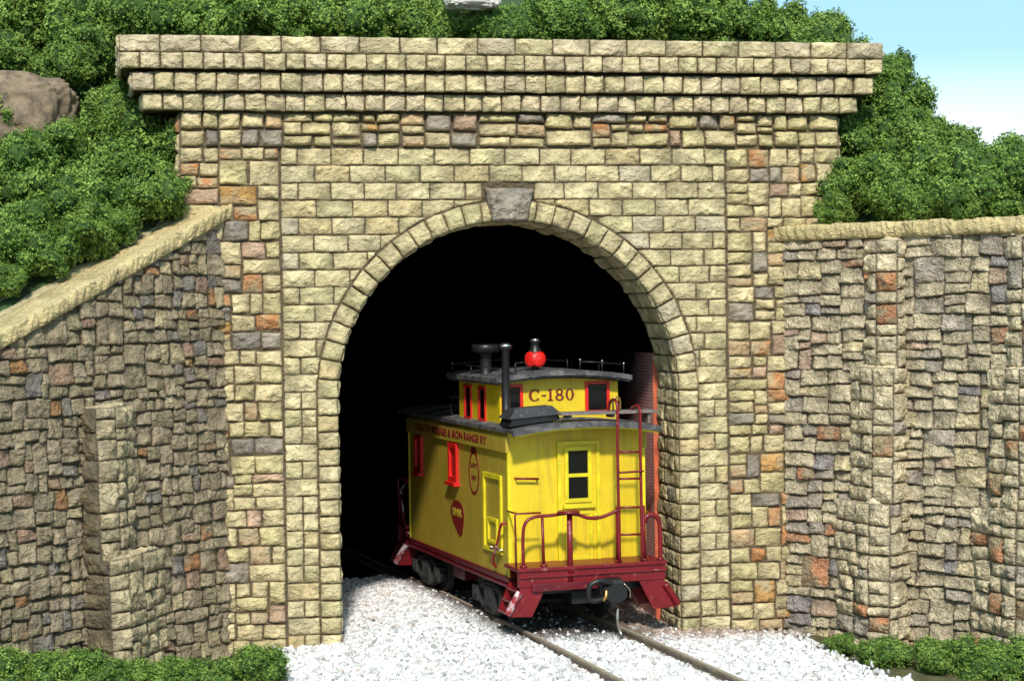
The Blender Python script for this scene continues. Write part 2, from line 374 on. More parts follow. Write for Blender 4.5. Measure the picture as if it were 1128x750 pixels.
WNB = [(7, (.47, .42, .29)), (4, (.42, .38, .27)), (2, (.52, .47, .33)), (1, (.33, .30, .26))]
WNB2 = [(7, (.50, .46, .33)), (4, (.46, .425, .31)), (1.2, (.38, .19, .10)), (1, (.34, .32, .28))]
def guillotine(x0, x1, z0, z1, wr, hr, out_, depth=0):
    """random coursed rubble: split a rectangle into stones"""
    w_, h_ = x1-x0, z1-z0
    mw, mh = rng.uniform(*wr), rng.uniform(*hr)
    if w_ <= mw*1.25 and h_ <= mh*1.25: out_.append((x0, x1, z0, z1)); return
    if (h_/mh > w_/mw*rng.uniform(.6, 1.5)) and h_ > 2*hr[0]:
        t = z0+h_*rng.uniform(.35, .65) if h_ < 3*mh else z0+rng.choice([mh, h_-mh, h_*.5])
        guillotine(x0, x1, z0, t, wr, hr, out_); guillotine(x0, x1, t, z1, wr, hr, out_)
    elif w_ > 2*wr[0]:
        t = x0+w_*rng.uniform(.35, .65)
        guillotine(x0, t, z0, z1, wr, hr, out_); guillotine(t, x1, z0, z1, wr, hr, out_)
    else: out_.append((x0, x1, z0, z1))
def rubble(st, x0, x1, z0, z1, table, wr=(.3, .75), hr=(.2, .42), jit=.018, cond=None, cell=1.5, clip=None, dark=1.):
    L = []
    # start from big blocks so that no joint runs the whole height
    nz = max(1, round((z1-z0)/cell)); zz = np.linspace(z0, z1, nz+1)
    for a, b in zip(zz, zz[1:]): guillotine(x0, x1, a, b, wr, hr, L)
    for (a, b, c, d) in L:
        if cond and not cond(a, b, c, d): continue
        j = lambda: rng.uniform(-jit, jit)
        st.stone([(a+(j() if a > x0 else 0), c+j()), (b+(j() if b < x1 else 0), c+j()), (b+(j() if b < x1 else 0), d+j()), (a+(j() if a > x0 else 0), d+j())], pick(table)*dark, clip=clip)

# ================================================================== TUNNEL PORTAL
portal = empty('tunnel_portal', (0, 0, 0), 'cream cut stone railway tunnel portal with round arch and stepped cornice', 'tunnel portal')
ZC, RI, RO = 4.58, 3.2, 3.57
DEP = 1.5
front = lambda P, D: np.stack([P[:, 0], -D, P[:, 1]], 1)
# the mass behind the facing
def arch_core():
    bm = bmesh.new(); n = 40
    xs = [-RI-.01]+[(RI+.01)*-math.cos(math.pi*k/n) for k in range(1, n)]+[RI+.01]
    zs = [ZC]+[ZC+(RI+.01)*math.sin(math.pi*k/n) for k in range(1, n)]+[ZC]
    top = 9.72; L, Rr = -5.95, 6.4
    fr = [(L, 0), (-RI-.01, 0)]+list(zip(xs, zs))+[(RI+.01, 0), (Rr, 0), (Rr, top), (L, top)]
    # strips keep it free of odd triangles
    def slab(poly):
        a = [bm.verts.new((x, 0, z)) for x, z in poly]; b = [bm.verts.new((x, DEP, z)) for x, z in poly]
        bm.faces.new(a); bm.faces.new(b[::-1])
        for i in range(len(a)):
            bm.faces.new((a[i], a[i-1], b[i-1], b[i]))
    slab([(L, -.4), (-RI-.01, -.4), (-RI-.01, ZC), (-RI-.01, top), (L, top)])
    slab([(RI+.01, -.4), (Rr, -.4), (Rr, top), (RI+.01, top), (RI+.01, ZC)])
    for (xa, za), (xb, zb) in zip(list(zip(xs, zs))[:-1], list(zip(xs, zs))[1:]):
        slab([(xa, za), (xb, zb), (xb, top), (xa, top)])
    bmesh.ops.remove_doubles(bm, verts=bm.verts, dist=.0005)
    # drop inner double walls
    bmesh.ops.recalc_face_normals(bm, faces=bm.faces)
    me = bpy.data.meshes.new('wall_core'); bm.to_mesh(me); bm.free()
    a = me.color_attributes.new('Col', 'FLOAT_COLOR', 'POINT'); a.data.foreach_set('color', np.tile([.095, .076, .048, 1], len(me.vertices)))
    return link('wall_core', me, M['rubble'], portal)
arch_core()

def clip_arch(P):
    """push points that fall inside the arch ring sideways onto it"""
    P = P.copy(); x, z = P[:, 0], P[:, 1]
    side = -1 if x.mean() < 0 else 1
    Rb = RO+.012
    lim = np.where(z > ZC, np.sqrt(np.maximum(Rb**2-(z-ZC)**2, 0)), Rb)
    lim = np.where(z-ZC > Rb, 0, lim)
    ins = side*x < lim
    if ins.all(): return P, None, False
    P[:, 0] = np.where(ins, side*lim, x)
    rad = np.where(z > ZC, np.hypot(P[:, 0], z-ZC)-Rb, side*P[:, 0]-Rb)
    if ins.mean() > .9: return P, None, False
    return P, rad, True
st = Stones(front, H=.034, rough=.028, gap=.006, joint=(.12, .095, .058), rnd=.026)
rows = 29; ch = 9.1/rows; XL, XR = -4.17, 4.15
for r_ in range(rows):
    z0, z1 = r_*ch, (r_+1)*ch; x = XL; k = 0
    while x < XR-.02:
        wd = .62*rng.uniform(.93, 1.07)
        if (k == 0 and r_ % 2 == 0) or (z1 < ZC and rng.random() < .3): wd = .31
        x2 = min(x+wd, XR)
        if XR-x2 < .2: x2 = XR
        # a course that meets the ring is cut there
        if z1 < ZC+.1 and x < -RI and x2 > -RO: x2 = -RO-.012
        if z1 < ZC+.1 and x >= -RO-.02 and x < RO: x = RO+.012; x2 = x+ (.31 if r_ % 2 else .6*rng.uniform(.9,1)); x2 = XR if XR-x2 < .12 else x2
        if not (x > -.47 and x2 < .47 and z0 < 8.38 and z1 > 7.9):
            q = [(x, z0), (x2, z0), (x2, z1), (x, z1)]
            if z1 > 7.8 and z0 < 8.38:     # beside the keystone
                kx = .50
                if x < -kx < x2 < kx+.4 and (x+x2)/2 < 0: q = [(x, z0), (-kx+.02, z0), (-kx, z1), (x, z1)]
                elif x < kx < x2 and (x+x2)/2 > 0: q = [(kx-.02, z0), (x2, z0), (x2, z1), (kx, z1)]
                elif abs((x+x2)/2) < kx: q = None
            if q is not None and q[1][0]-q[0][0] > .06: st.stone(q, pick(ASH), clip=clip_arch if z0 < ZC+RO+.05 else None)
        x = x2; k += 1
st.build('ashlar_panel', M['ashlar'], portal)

# arch ring, face and soffit
ring = Stones(front, H=.075, rough=.03, gap=.006, rnd=.04, joint=(.10, .08, .048))
ring2 = Stones(front, H=.075, rough=.03, gap=.006, rnd=.04, joint=(.10, .08, .048))
arc = lambda P, D: np.stack([P[:, 1]*np.cos(P[:, 0]), -D, ZC+P[:, 1]*np.sin(P[:, 0])], 1)
soff = lambda P, D: np.stack([(RI-D*.6)*np.cos(P[:, 0]), P[:, 1], ZC+(RI-D*.6)*np.sin(P[:, 0])], 1)
ng = 31; da = math.pi/ng
class _S(Stones): pass
soffit = Stones(front, H=.045, rough=.028, gap=.007, rnd=.04, joint=(.055, .042, .025))
def arcstone(stn, a0, a1, y0, y1, col, mf, r):
    # surface coordinates scaled so that gaps keep their size
    q = [(a0*r, y0), (a1*r, y0), (a1*r, y1), (a0*r, y1)]
    stn.stone(q, col, mapf=lambda P, D: mf(np.c_[P[:, 0]/r, P[:, 1]], D))
for i in range(ng):
    a0, a1 = i*da, (i+1)*da
    c = pick(ASH)
    if i != 15: arcstone(ring if i < 15 else ring2, a0, a1, RI-.01, RO, c, arc, 3.38)
    ys = [0, .52, 1.02, 1.5] if i % 2 else [0, .3, .8, 1.5]
    for y0, y1 in zip(ys, ys[1:]): arcstone(soffit, a0, a1, y0-.01 if y0 == 0 else y0, y1, pick(ASH), soff, RI)
nj = 15; jh = ZC/nj
for sgn in (-1, 1):
    for i in range(nj):
        z0, z1 = i*jh, (i+1)*jh; x0, x1 = sorted((sgn*(RI-.01), sgn*RO)); c = pick(ASH)
        (ring if sgn > 0 else ring2).stone([(x0, z0), (x1, z0), (x1, z1), (x0, z1)], c)
        ys = [0, .52, 1.02, 1.5] if i % 2 else [0, .3, .8, 1.5]
        for y0, y1 in zip(ys, ys[1:]):
            soffit.stone([(y0, z0), (y1, z0), (y1, z1), (y0, z1)], pick(ASH), mapf=lambda P, D, g=sgn: np.stack([g*(RI-D*.6), P[:, 0], P[:, 1]], 1))
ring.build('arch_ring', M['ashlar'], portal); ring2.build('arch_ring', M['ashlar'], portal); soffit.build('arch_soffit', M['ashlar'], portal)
ks = Stones(front, H=.24, joint=(.05, .045, .04), rough=.06, gap=.0, rnd=.05)
ks.stone([(-.33, 7.74), (.33, 7.74), (.47, 8.37), (-.47, 8.37)], (.26, .245, .215))
ko = ks.build('keystone', M['rubble'], portal); ko['label'] = 'grey rough-faced keystone'

# rubble piers and band
for nm, a, b in (('rubble_pier', -5.95, -4.19), ('rubble_pier', 4.17, 6.4)):
    pr = Stones(front, H=.048, joint=(.11, .088, .068), rough=.036, gap=.009, rnd=.035)
    rubble(pr, a, b, 0, 9.1, RUB, wr=(.28, .72), hr=(.2, .40), cell=1.3)
    # the returned outer edge
    pr.mapf = (lambda P, D: np.stack([-5.95-D, 1.5-P[:, 0], P[:, 1]], 1)) if a < 0 else (lambda P, D: np.stack([6.4+D, P[:, 0], P[:, 1]], 1))
    rubble(pr, 0, 1.5, 5.5, 9.7, RUB, wr=(.35, .7), hr=(.2, .4))
    pr.build(nm, M['rubble'], portal)
bd = Stones(front, H=.10, lean=.04, joint=(.11, .085, .07), rough=.035, gap=.014, rnd=.05)
rubble(bd, -5.95, 6.4, 9.12, 9.74, RUB, wr=(.3, .8), hr=(.17, .32), cell=.62)
bd.build('rubble_band', M['rubble'], portal)

# cornice: three oversailing courses
cor = Stones(front, H=.05, joint=(.09, .07, .042), rough=.035, gap=.007, rnd=.04)
cb = MB()
for (xa, xb, z0, z1, pj, courses) in ((-6.98, 7.14, 10.45, 11.06, .42, ((10.75, 11.06, .715), (10.45, 10.75, .36))),
                                     (-6.77, 6.98, 10.08, 10.42, .30, ((10.08, 10.42, .37),)),
                                     (-6.6, 6.72, 9.74, 10.06, .18, ((9.74, 10.06, .36),))):
    cb.box(xa+.03, xb-.03, -pj, 1.4, z0+.02, z1-.015)
    for (c0, c1, wd) in courses:
        n = round((xb-xa)/wd); xs = np.linspace(xa, xb, n+1)
        xs[1:-1] += rng.uniform(-.02, .02, n-1)
        for a, b in zip(xs, xs[1:]):
            cor.stone([(a, c0+rng.uniform(-.01, .01)), (b, c0+rng.uniform(-.01, .01)), (b, c1), (a, c1)], pick(CORN), mapf=lambda P, D, pj=pj: np.stack([P[:, 0], -pj-D, P[:, 1]], 1))
        for sg, xe in ((-1, xa+.03), (1, xb-.03)):
            for y0 in np.arange(-pj, 1.2, .4):
                cor.stone([(y0, c0), (y0+.4, c0), (y0+.4, c1), (y0, c1)], pick(CORN), mapf=lambda P, D, sg=sg, xe=xe: np.stack([xe+sg*D, P[:, 0], P[:, 1]], 1))
cb.box(-6.4, 6.5, -.16, 1.35, 10.39, 10.46); cb.box(-6.3, 6.45, -.08, 1.35, 10.04, 10.11); cb.box(-5.9, 6.35, -.03, 1.35, 9.70, 9.77)
cor.build('cornice', M['ashlar'], portal)
cbo = cb.build('cornice_core', M['rubble'], portal)
a = cbo.data.color_attributes.new('Col', 'FLOAT_COLOR', 'POINT'); a.data.foreach_set('color', np.tile([.07, .06, .03, 1], len(cbo.data.vertices)))

# ================================================================== TUNNEL LINING
lining = empty('tunnel_lining', (0, DEP, 0), 'dark brick and painted-dark tunnel bore running back behind the portal', 'tunnel lining')
def bore(name, r, y0, y1, mat, ny, close=False):
    n = 28; P = [(-r, -.2)]+[(-r, z) for z in np.linspace(.4, ZC, 5)[:-1]]
    P += [(-r*math.cos(math.pi*k/n), ZC+r*math.sin(math.pi*k/n)) for k in range(n+1)]
    P += [(r, z) for z in np.linspace(ZC, .4, 5)[1:]]+[(r, -.2)]
    P = np.array(P); L = np.r_[0, np.cumsum(np.linalg.norm(np.diff(P, axis=0), axis=1))]
    ys = np.linspace(y0, y1, ny); V = []; UV = []
    for y in ys:
        for p, l in zip(P, L): V.append((p[0], y, p[1])); UV.append((y-DEP, l))
    m = len(P); Fq = [(j*m+i, j*m+i+1, (j+1)*m+i+1, (j+1)*m+i) for j in range(ny-1) for i in range(m-1)]
    me = np_mesh(name, V, Fq, uv=UV); o = link(name, me, mat, lining); o.location = (0, -DEP, 0)
    return P, o
bore('dark_bore', 3.34, DEP+.02, 44, M['painted_dark'], 8)
HB = 5.25
def side_wall(sg):
    ys = np.linspace(DEP-.02, 4.4, 8); zs = np.linspace(-.2, HB, 12); V = []; UV = []
    for y in ys:
        for z in zs: V.append((sg*3.10, y, z)); UV.append((y-DEP, z))
    Fq = [(j*12+i, j*12+i+1, (j+1)*12+i+1, (j+1)*12+i) for j in range(7) for i in range(11)]
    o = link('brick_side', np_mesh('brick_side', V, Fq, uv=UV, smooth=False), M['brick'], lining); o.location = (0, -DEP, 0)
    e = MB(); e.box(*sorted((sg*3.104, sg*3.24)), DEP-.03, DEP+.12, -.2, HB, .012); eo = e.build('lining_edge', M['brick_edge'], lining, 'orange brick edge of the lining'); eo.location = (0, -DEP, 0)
    e = MB(); e.box(*sorted((sg*3.11, sg*3.5)), DEP+.13, 44, -.2, HB); eo = e.build('dark_side', M['painted_dark'], lining); eo.location = (0, -DEP, 0)
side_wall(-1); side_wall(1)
e = MB(); e.box(-3.4, 3.4, 44, 44.2, -.3, 8.2); eo = e.build('shade_end_wall', M['painted_dark'], lining); eo.location = (0, -DEP, 0)
# outer shell keeps daylight out of the bore
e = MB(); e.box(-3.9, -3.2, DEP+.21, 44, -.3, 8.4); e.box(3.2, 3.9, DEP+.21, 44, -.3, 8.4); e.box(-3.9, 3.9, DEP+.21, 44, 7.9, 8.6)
eo = e.build('daylight_blocking_shell', M['painted_dark'], lining); eo.location = (0, -DEP, 0)

# ================================================================== WING WALLS
class Frame:
    def __init__(s, o, d, n): s.o = np.array(o, float); s.d = np.array(d, float); s.n = np.array(n, float)
    def f(s, P, D): return np.stack([s.o[0]+s.d[0]*P[:, 0]+s.n[0]*D, s.o[1]+s.d[1]*P[:, 0]+s.n[1]*D, P[:, 1]], 1)
    def p(s, a, h, z): return (s.o[0]+s.d[0]*a+s.n[0]*h, s.o[1]+s.d[1]*a+s.n[1]*h, z)
aL = R(42); aR = R(50)
FL = Frame((-5.22, 0), (-math.cos(aL), -math.sin(aL)), (math.sin(aL), -math.cos(aL)))
FR = Frame((5.28, 0), (math.cos(aR), -math.sin(aR)), (-math.sin(aR), -math.cos(aR)))
def coping(name, fr, L, zf, mat, parent, width=.8, hgt=.27, over=.13):
    ns = int(L/.018); prof = [(-.06, -.0), (over*.6, -.01), (over, .03), (over+.01, .10), (over+.01, .18), (over, hgt-.03), (over*.7, hgt), (-.1, hgt+.01), (-.3, hgt+.015), (-.5, hgt+.01), (-width, hgt-.02), (-width, -.1)]
    S = np.linspace(-.12, L, ns); V = []; K = []
    for a, (h, z) in enumerate(prof):
        P = np.c_[S*1.0, np.full(ns, h*1.), np.full(ns, z)]
        ridge = vnoise(np.c_[S*22+z*5, np.full(ns, a*.35), np.zeros(ns)])*.055+vnoise(np.c_[S*5, np.full(ns, a*.8), np.ones(ns)])*.05
        ch_ = 1. if 0 < a < len(prof)-2 else 0.
        dn = ridge*ch_*(1 if 1 <= a <= 6 else .3); dz = ridge*ch_*(.7 if a >= 5 else .0)
        for i in range(ns): V.append(fr.p(S[i], h+dn[i], zf(S[i])+z+dz[i]))
        K.append(np.tile([.50, .45, .27], (ns, 1))*(1+vnoise(np.c_[S*3, np.full(ns, a*.5), np.full(ns, 3.)])[:, None]*.5))
    m = len(prof); idx = np.arange(m*ns).reshape(m, ns)
    Fq = np.stack([idx[:-1, :-1], idx[:-1, 1:], idx[1:, 1:], idx[1:, :-1]], -1).reshape(-1, 4)
    me = np_mesh(name, V, Fq, np.concatenate(K)); bm = bmesh.new(); bm.from_mesh(me); bmesh.ops.recalc_face_normals(bm, faces=bm.faces); bm.to_mesh(me); bm.free()
    return link(name, me, mat, parent)
def core(fr, L, zf, mat, parent, col=(.075, .063, .046)):
    b = MB(); z0, z1 = zf(0), zf(L)
    b.hexa([fr.p(0, 0, -.4), fr.p(L, 0, -.4), fr.p(L, -.75, -.4), fr.p(0, -.75, -.4)], [fr.p(0, 0, z0+.05), fr.p(L, 0, z1+.05), fr.p(L, -.75, z1+.05), fr.p(0, -.75, z0+.05)])
    o = b.build('wall_core', mat, parent); a = o.data.color_attributes.new('Col', 'FLOAT_COLOR', 'POINT'); a.data.foreach_set('color', np.tile([*col, 1], len(o.data.vertices))); return o
def block(stn, fr, s0, s1, z0, z1, pj, table, sgn, pj2=None, wr=(.3, .6), hr=(.22, .45), darknear=1., taper=0.):
    """one stage of a buttress; its faces carry stones. s1 is the end nearer the camera"""
    o, d, n = fr.o, fr.d, fr.n
    sf = s1-.42                                     # the splayed side runs back to the wall at s0
    def plane(A, Bp, flip=1):
        A = np.array(A); Bp = np.array(Bp); t = Bp-A; ln = np.linalg.norm(t); t = t/ln; nn = np.array([-t[1], t[0]])*flip
        def m(P, D):
            q = A[None]+t[None]*P[:, :1]+nn[None]*D[:, None]
            k = 1+taper*(z1-P[:, 1])/max(z1-z0, .1)/max(pj, .05)*1.0      # battered outward toward its foot
            h = q[:, 1]*np.where(q[:, 1] > .02, k, 1)
            return np.stack([o[0]+d[0]*q[:, 0]+n[0]*h, o[1]+d[1]*q[:, 0]+n[1]*h, P[:, 1]], 1)
        return m, ln
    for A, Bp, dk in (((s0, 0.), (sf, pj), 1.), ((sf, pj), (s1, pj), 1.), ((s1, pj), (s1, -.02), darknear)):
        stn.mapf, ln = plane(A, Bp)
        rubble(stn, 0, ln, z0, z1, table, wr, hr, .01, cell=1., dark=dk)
    topm = lambda P, D: np.stack([o[0]+d[0]*P[:, 0]+n[0]*P[:, 1], o[1]+d[1]*P[:, 0]+n[1]*P[:, 1], z1+D*.8-.01], 1)
    stn.mapf = topm; stn.stone([(s0+.05, -.02), (s1, -.02), (s1, pj), (sf, pj)], pick(table)*1.25)
    kk = pj+taper
    b = [fr.p(s0, -.02, z0), fr.p(s1, -.02, z0), fr.p(s1, kk-.01, z0), fr.p(sf, kk-.01, z0)]; t = [fr.p(s0, -.02, z1-.01), fr.p(s1, -.02, z1-.01), fr.p(s1, pj-.01, z1-.01), fr.p(sf, pj-.01, z1-.01)]
    V = np.array(b+t); I = np.array([(0, 1, 2, 3), (4, 5, 6, 7), (0, 1, 5, 4), (1, 2, 6, 5), (2, 3, 7, 6), (3, 0, 4, 7)])
    stn.V.append(V); stn.F.append(I+stn.n); stn.K.append(np.tile(stn.joint, (8, 1))); stn.n += 8

zL = lambda s: 7.80-.43*max(s, -.2); zR = lambda s: 7.36
wl = empty('retaining_wall', (*FL.o, 0), 'grey-brown rubble wing wall with sloping cream coping, left of the portal', 'retaining wall')
wr_ = empty('retaining_wall', (*FR.o, 0), 'pale pitted rubble wing wall with level cream coping, right of the portal', 'retaining wall')
def rebase(o, root):
    o.parent = root; o.matrix_parent_inverse = Matrix.Translation(-root.location)
def wing_facing(fr, L, zf, table, mat, root, seed):
    s = Stones(fr.f, H=.045, joint=(.085, .073, .055) if seed == 1 else (.20, .175, .135), rough=.034, gap=.003, rnd=.024, base=(.30, .26, .18), dry=.3, lean=.035 if seed == 1 else .055, slope=.5)
    def clip(P):
        top = np.array([zf(x) for x in P[:, 0]]); m_ = P[:, 1] > top
        if m_.all(): return P, None, False
        P[:, 1] = np.minimum(P[:, 1], top); return P, top-P[:, 1]+.03, m_.mean() < .85
    if seed == 1: rubble(s, 0, L, -.2, 8.0, table, wr=(.20, .50), hr=(.17, .46), jit=.035, cell=1.15, clip=clip)
    else: rubble(s, 0, L, -.2, 8.0, table, wr=(.30, .66), hr=(.17, .40), jit=.030, cell=1.0, clip=clip)
    o = s.build('rubble_facing', mat, None); rebase(o, root); return o
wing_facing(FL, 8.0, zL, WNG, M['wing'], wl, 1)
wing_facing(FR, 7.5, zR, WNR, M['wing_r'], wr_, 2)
for fr, L, zf, root, m in ((FL, 8.0, zL, wl, M['wing']), (FR, 7.5, zR, wr_, M['wing_r'])):
    rebase(core(fr, L, zf, m, None), root)
    rebase(coping('coping', fr, L, zf, M['coping'], None), root)
bt = Stones(FL.f, H=.05, joint=(.075, .065, .05), rough=.034, gap=.004, rnd=.06, base=(.3, .26, .18))
block(bt, FL, 2.25, 3.32, 2.0, 4.62, .32, WNB, -1, darknear=.30, taper=.10)  # shade on the near side painted in as darkened stones, both stages
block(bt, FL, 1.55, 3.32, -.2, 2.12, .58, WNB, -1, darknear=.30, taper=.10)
rebase(bt.build('buttress', M['wing'], None), wl)
for (s0, s1) in ((1.88, 2.52), (4.62, 5.35)):
    bt = Stones(FR.f, H=.06, joint=(.08, .07, .05), rough=.04, gap=.005, rnd=.08, base=(.36, .31, .2))
    block(bt, FR, s0-.1, s1, 5.0, 7.30, .22, WNB2, 1, taper=.05, wr=(.3, .6))
    block(bt, FR, s0-.45, s1+.01, 2.55, 5.0, .42, WNB2, 1, taper=.08, wr=(.3, .6))
    block(bt, FR, s0-.8, s1+.02, -.2, 2.55, .62, WNB2, 1, taper=.10, wr=(.3, .6))
    rebase(bt.build('buttress', M['wing_r'], None), wr_)

# ================================================================== GROUND, HILLS
def grid_mesh(name, xs, ys, h, mat, kind='structure', mask=None):
    X, Y = np.meshgrid(xs, ys); Z = np.vectorize(h)(X, Y); V = np.stack([X.ravel(), Y.ravel(), Z.ravel()], 1)
    n = len(xs); idx = np.arange(len(V)).reshape(len(ys), n)
    Fq = np.stack([idx[:-1, :-1], idx[:-1, 1:], idx[1:, 1:], idx[1:, :-1]], -1).reshape(-1, 4)
    if mask is not None:
        c = V[Fq].mean(1); Fq = Fq[[mask(*p[:2]) for p in c]]
    o = link(name, np_mesh(name, V, Fq), mat); return tag(o, kind=kind)
g = grid_mesh('ground', np.r_[-300, -60, np.linspace(-14, 14, 90), 60, 300], np.r_[-300, -60, np.linspace(-14, 8, 70), 60, 300],
              lambda x, y: -.03+(.05*noise.noise((x*.8, y*.8, 0)) if abs(x) < 13 and -13 < y < 8 else 0), M['moss'])
tag(grid_mesh('tunnel_floor', np.linspace(-3.15, 3.15, 4), np.linspace(7.2, 44, 4), lambda x, y: .035, M['floor']))
bLx, bLy = -math.sin(aL), math.cos(aL); bRx, bRy = math.sin(aR), math.cos(aR)
def hn(x, y): return .12*noise.noise((x*.7, y*.7, 3))+.25*noise.noise((x*.25, y*.25, 9))
def hill_left(s, t): return 8.03-.43*max(s, -1)+.75*t
def strip(name, fr, S, T, h, mat):
    V = []; 
    for t in T:
        for s in S:
            x = fr.o[0]+fr.d[0]*s-fr.n[0]*t; y = fr.o[1]+fr.d[1]*s-fr.n[1]*t
            V.append((x, y, h(s, t, x, y)))
    n = len(S); idx = np.arange(len(V)).reshape(len(T), n)
    Fq = np.stack([idx[:-1, :-1], idx[:-1, 1:], idx[1:, 1:], idx[1:, :-1]], -1).reshape(-1, 4)
    me = np_mesh(name, V, Fq); bm = bmesh.new(); bm.from_mesh(me); bmesh.ops.recalc_face_normals(bm, faces=bm.faces); bm.to_mesh(me); bm.free()
    return tag(link(name, me, mat), kind='structure')
cap = lambda x, y: float(np.interp(x-.33*y, [6.0, 7.0, 7.5, 8.1, 8.7, 9.6, 14], [11.3, 10.4, 10.1, 9.5, 8.7, 8.2, 8.1]))
strip('hillside', FL, np.linspace(-3, 9, 50), np.r_[.72, np.linspace(.85, 14, 50)], lambda s, t, x, y: min(8.03-.43*max(s, -.6)+.72*(t-.7), 14)+(hn(x, y) if t > .9 else 0), M['hill'])
strip('hillside', FR, np.linspace(-3.5, 9, 50), np.r_[.72, np.linspace(.85, 12, 50)], lambda s, t, x, y: min(7.58+.72*(t-.7), cap(x, y))+(hn(x, y)*.6 if t > .9 else 0), M['hill'])
grid_mesh('hilltop', np.linspace(-6.2, 13, 50), np.linspace(1.5, 14, 30), lambda x, y: min(10.6+3.4*(1-math.exp(-(y-1.5)/5)), cap(x, y) if x > 6.0 else 20)+hn(x, y), M['hill'])
# earth strip between coping and shrubs on the left
strip('path', FL, np.linspace(-.2, 8.5, 40), np.linspace(.6, 1.5, 6), lambda s, t, x, y: 8.05-.43*max(s, -.2)+.25*(t-.6)+.05*noise.noise((x*3, y*3, 0)), M['coping_earth'] if 'coping_earth' in M else simple('sandy_earth', (.40, .34, .19), .95, var=.35, vscale=5, bmp=.8, bsc=20, bd=.03))

# rocks
def rock(name, loc, size, seed, mat, label, sub=5, rz=0):
    bm = bmesh.new(); bmesh.ops.create_icosphere(bm, subdivisions=sub, radius=1)
    for v in bm.verts:
        p = v.co.normalized(); c = Vector([math.copysign(abs(x)**.55, x) for x in p])
        t = 1+.16*noise.noise(p*1.8+Vector((seed, 0, 0)))+.09*noise.noise(p*4+Vector((seed, 4, 0)))-.10*max(0, 1-abs(noise.noise(p*3.2+Vector((0, seed, 0))))*7)+.03*noise.noise(p*14)
        c = c*t*.8; v.co = Vector((c.x*size[0], c.y*size[1], c.z*size[2]))
    for f in bm.faces: f.smooth = True
    me = bpy.data.meshes.new(name); bm.to_mesh(me); bm.free(); o = link(name, me, mat); o.location = loc; o.rotation_euler = (0, .04, rz)
    return tag(o, label, 'rock')
rock('rock', (-9.15, .9, 9.80), (1.75, 1.0, .85), 3.1, M['rock'], 'brown rock ledge between shrubs at the upper left')
rock('rock', (-.20, 2.35, 12.16), (.62, .45, .24), 8.2, M['rock_pale'], 'pale rock showing above the shrubs over the arch keystone')

# ================================================================== SHRUBS
def bush_mesh(seed, nblob=16, leaves=9000, flat=.8):
    r = np.random.default_rng(seed); B = []
    for i in range(nblob):
        d = r.normal(size=3); d /= np.linalg.norm(d); d[2] = d[2]*.7+.1
        B.append((d*r.uniform(.45, 1.0), r.uniform(.14, .34), r.uniform(.65, 1.4, 3)))
    B.append((np.zeros(3), .60, np.ones(3)))
    V = []; K = []; Fq = []; n = 0
    tot = sum(b[1]**2 for b in B)
    for c, rad, ax in B:
        m = max(4, int(leaves*rad**2/tot/7)); d = r.normal(size=(m, 3)); d /= np.linalg.norm(d, axis=1)[:, None]
        bump_ = 1+.42*vnoise(d*4.2+seed+c*7)+.34*vnoise(d*9+seed)
        p = c+d*(rad*bump_*r.uniform(.84, 1.22, m))[:, None]*ax
        keep = np.ones(m, bool)
        for c2, r2, ax2 in B:
            if c2 is c: continue
            keep &= np.linalg.norm((p-c2)/ax2, axis=1) > r2*.80
        p = p[keep]; d = d[keep]; m = len(p); tv = np.clip(r.normal(.42, .2, m)+.9*vnoise(p*3.2+seed), 0, 1)
        # each tuft is a small spray of leaves
        p = np.repeat(p, 7, 0)+r.normal(size=(m*7, 3))*.026; d = np.repeat(d, 7, 0); tv = np.repeat(tv, 7); m = len(p)
        nn = d+r.normal(size=(m, 3))*.55; nn /= np.linalg.norm(nn, axis=1)[:, None]
        t = np.cross(nn, r.normal(size=(m, 3))); t /= np.linalg.norm(t, axis=1)[:, None]; b = np.cross(nn, t)
        sz = r.uniform(.014, .032, m)[:, None]
        q = np.stack([p-t*sz*1.2, p-b*sz*.8, p+t*sz*1.2, p+b*sz*.8], 1)
        V.append(q.reshape(-1, 3)); Fq.append(np.arange(m*4).reshape(-1, 4)+n); n += m*4
        val = np.clip(tv+r.normal(0, .12, m), 0, 1); K.append(np.repeat(np.stack([val]*3, 1), 4, 0))
    leavesm = np_mesh('leaves', np.concatenate(V), np.concatenate(Fq), np.concatenate(K), smooth=False)
    leavesm.materials.append(M['leaf'])
    bm = bmesh.new()
    for c, rad, ax in B:
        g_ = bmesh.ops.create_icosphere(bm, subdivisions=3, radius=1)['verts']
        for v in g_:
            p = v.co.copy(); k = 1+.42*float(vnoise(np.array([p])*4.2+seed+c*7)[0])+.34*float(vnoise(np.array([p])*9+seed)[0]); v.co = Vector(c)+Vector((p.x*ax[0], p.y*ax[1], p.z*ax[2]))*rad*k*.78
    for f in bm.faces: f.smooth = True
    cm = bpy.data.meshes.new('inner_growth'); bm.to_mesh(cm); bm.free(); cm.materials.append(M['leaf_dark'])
    return leavesm, cm
PROTO = [bush_mesh(11+i, 34+i % 3*6, 34000) for i in range(5)]
bcount = 0
def bush(x, y, z, r, label, group=None, sz=1., name='shrub'):
    global bcount
    lm, cm = PROTO[bcount % 5]; bcount += 1
    o = bpy.data.objects.new(name, None); C.objects.link(o); o.location = (x, y, z)
    o.rotation_euler = (random.uniform(-.3, .3), random.uniform(-.3, .3), random.uniform(0, 6.3)); k = r*random.uniform(.98, 1.12); o.scale = (k, k, k*sz)
    tag(o, label, 'shrub', group)
    for nm, me in (('leaves', lm), ('inner_growth', cm)):
        c = bpy.data.objects.new(nm, me); C.objects.link(c); c.parent = o
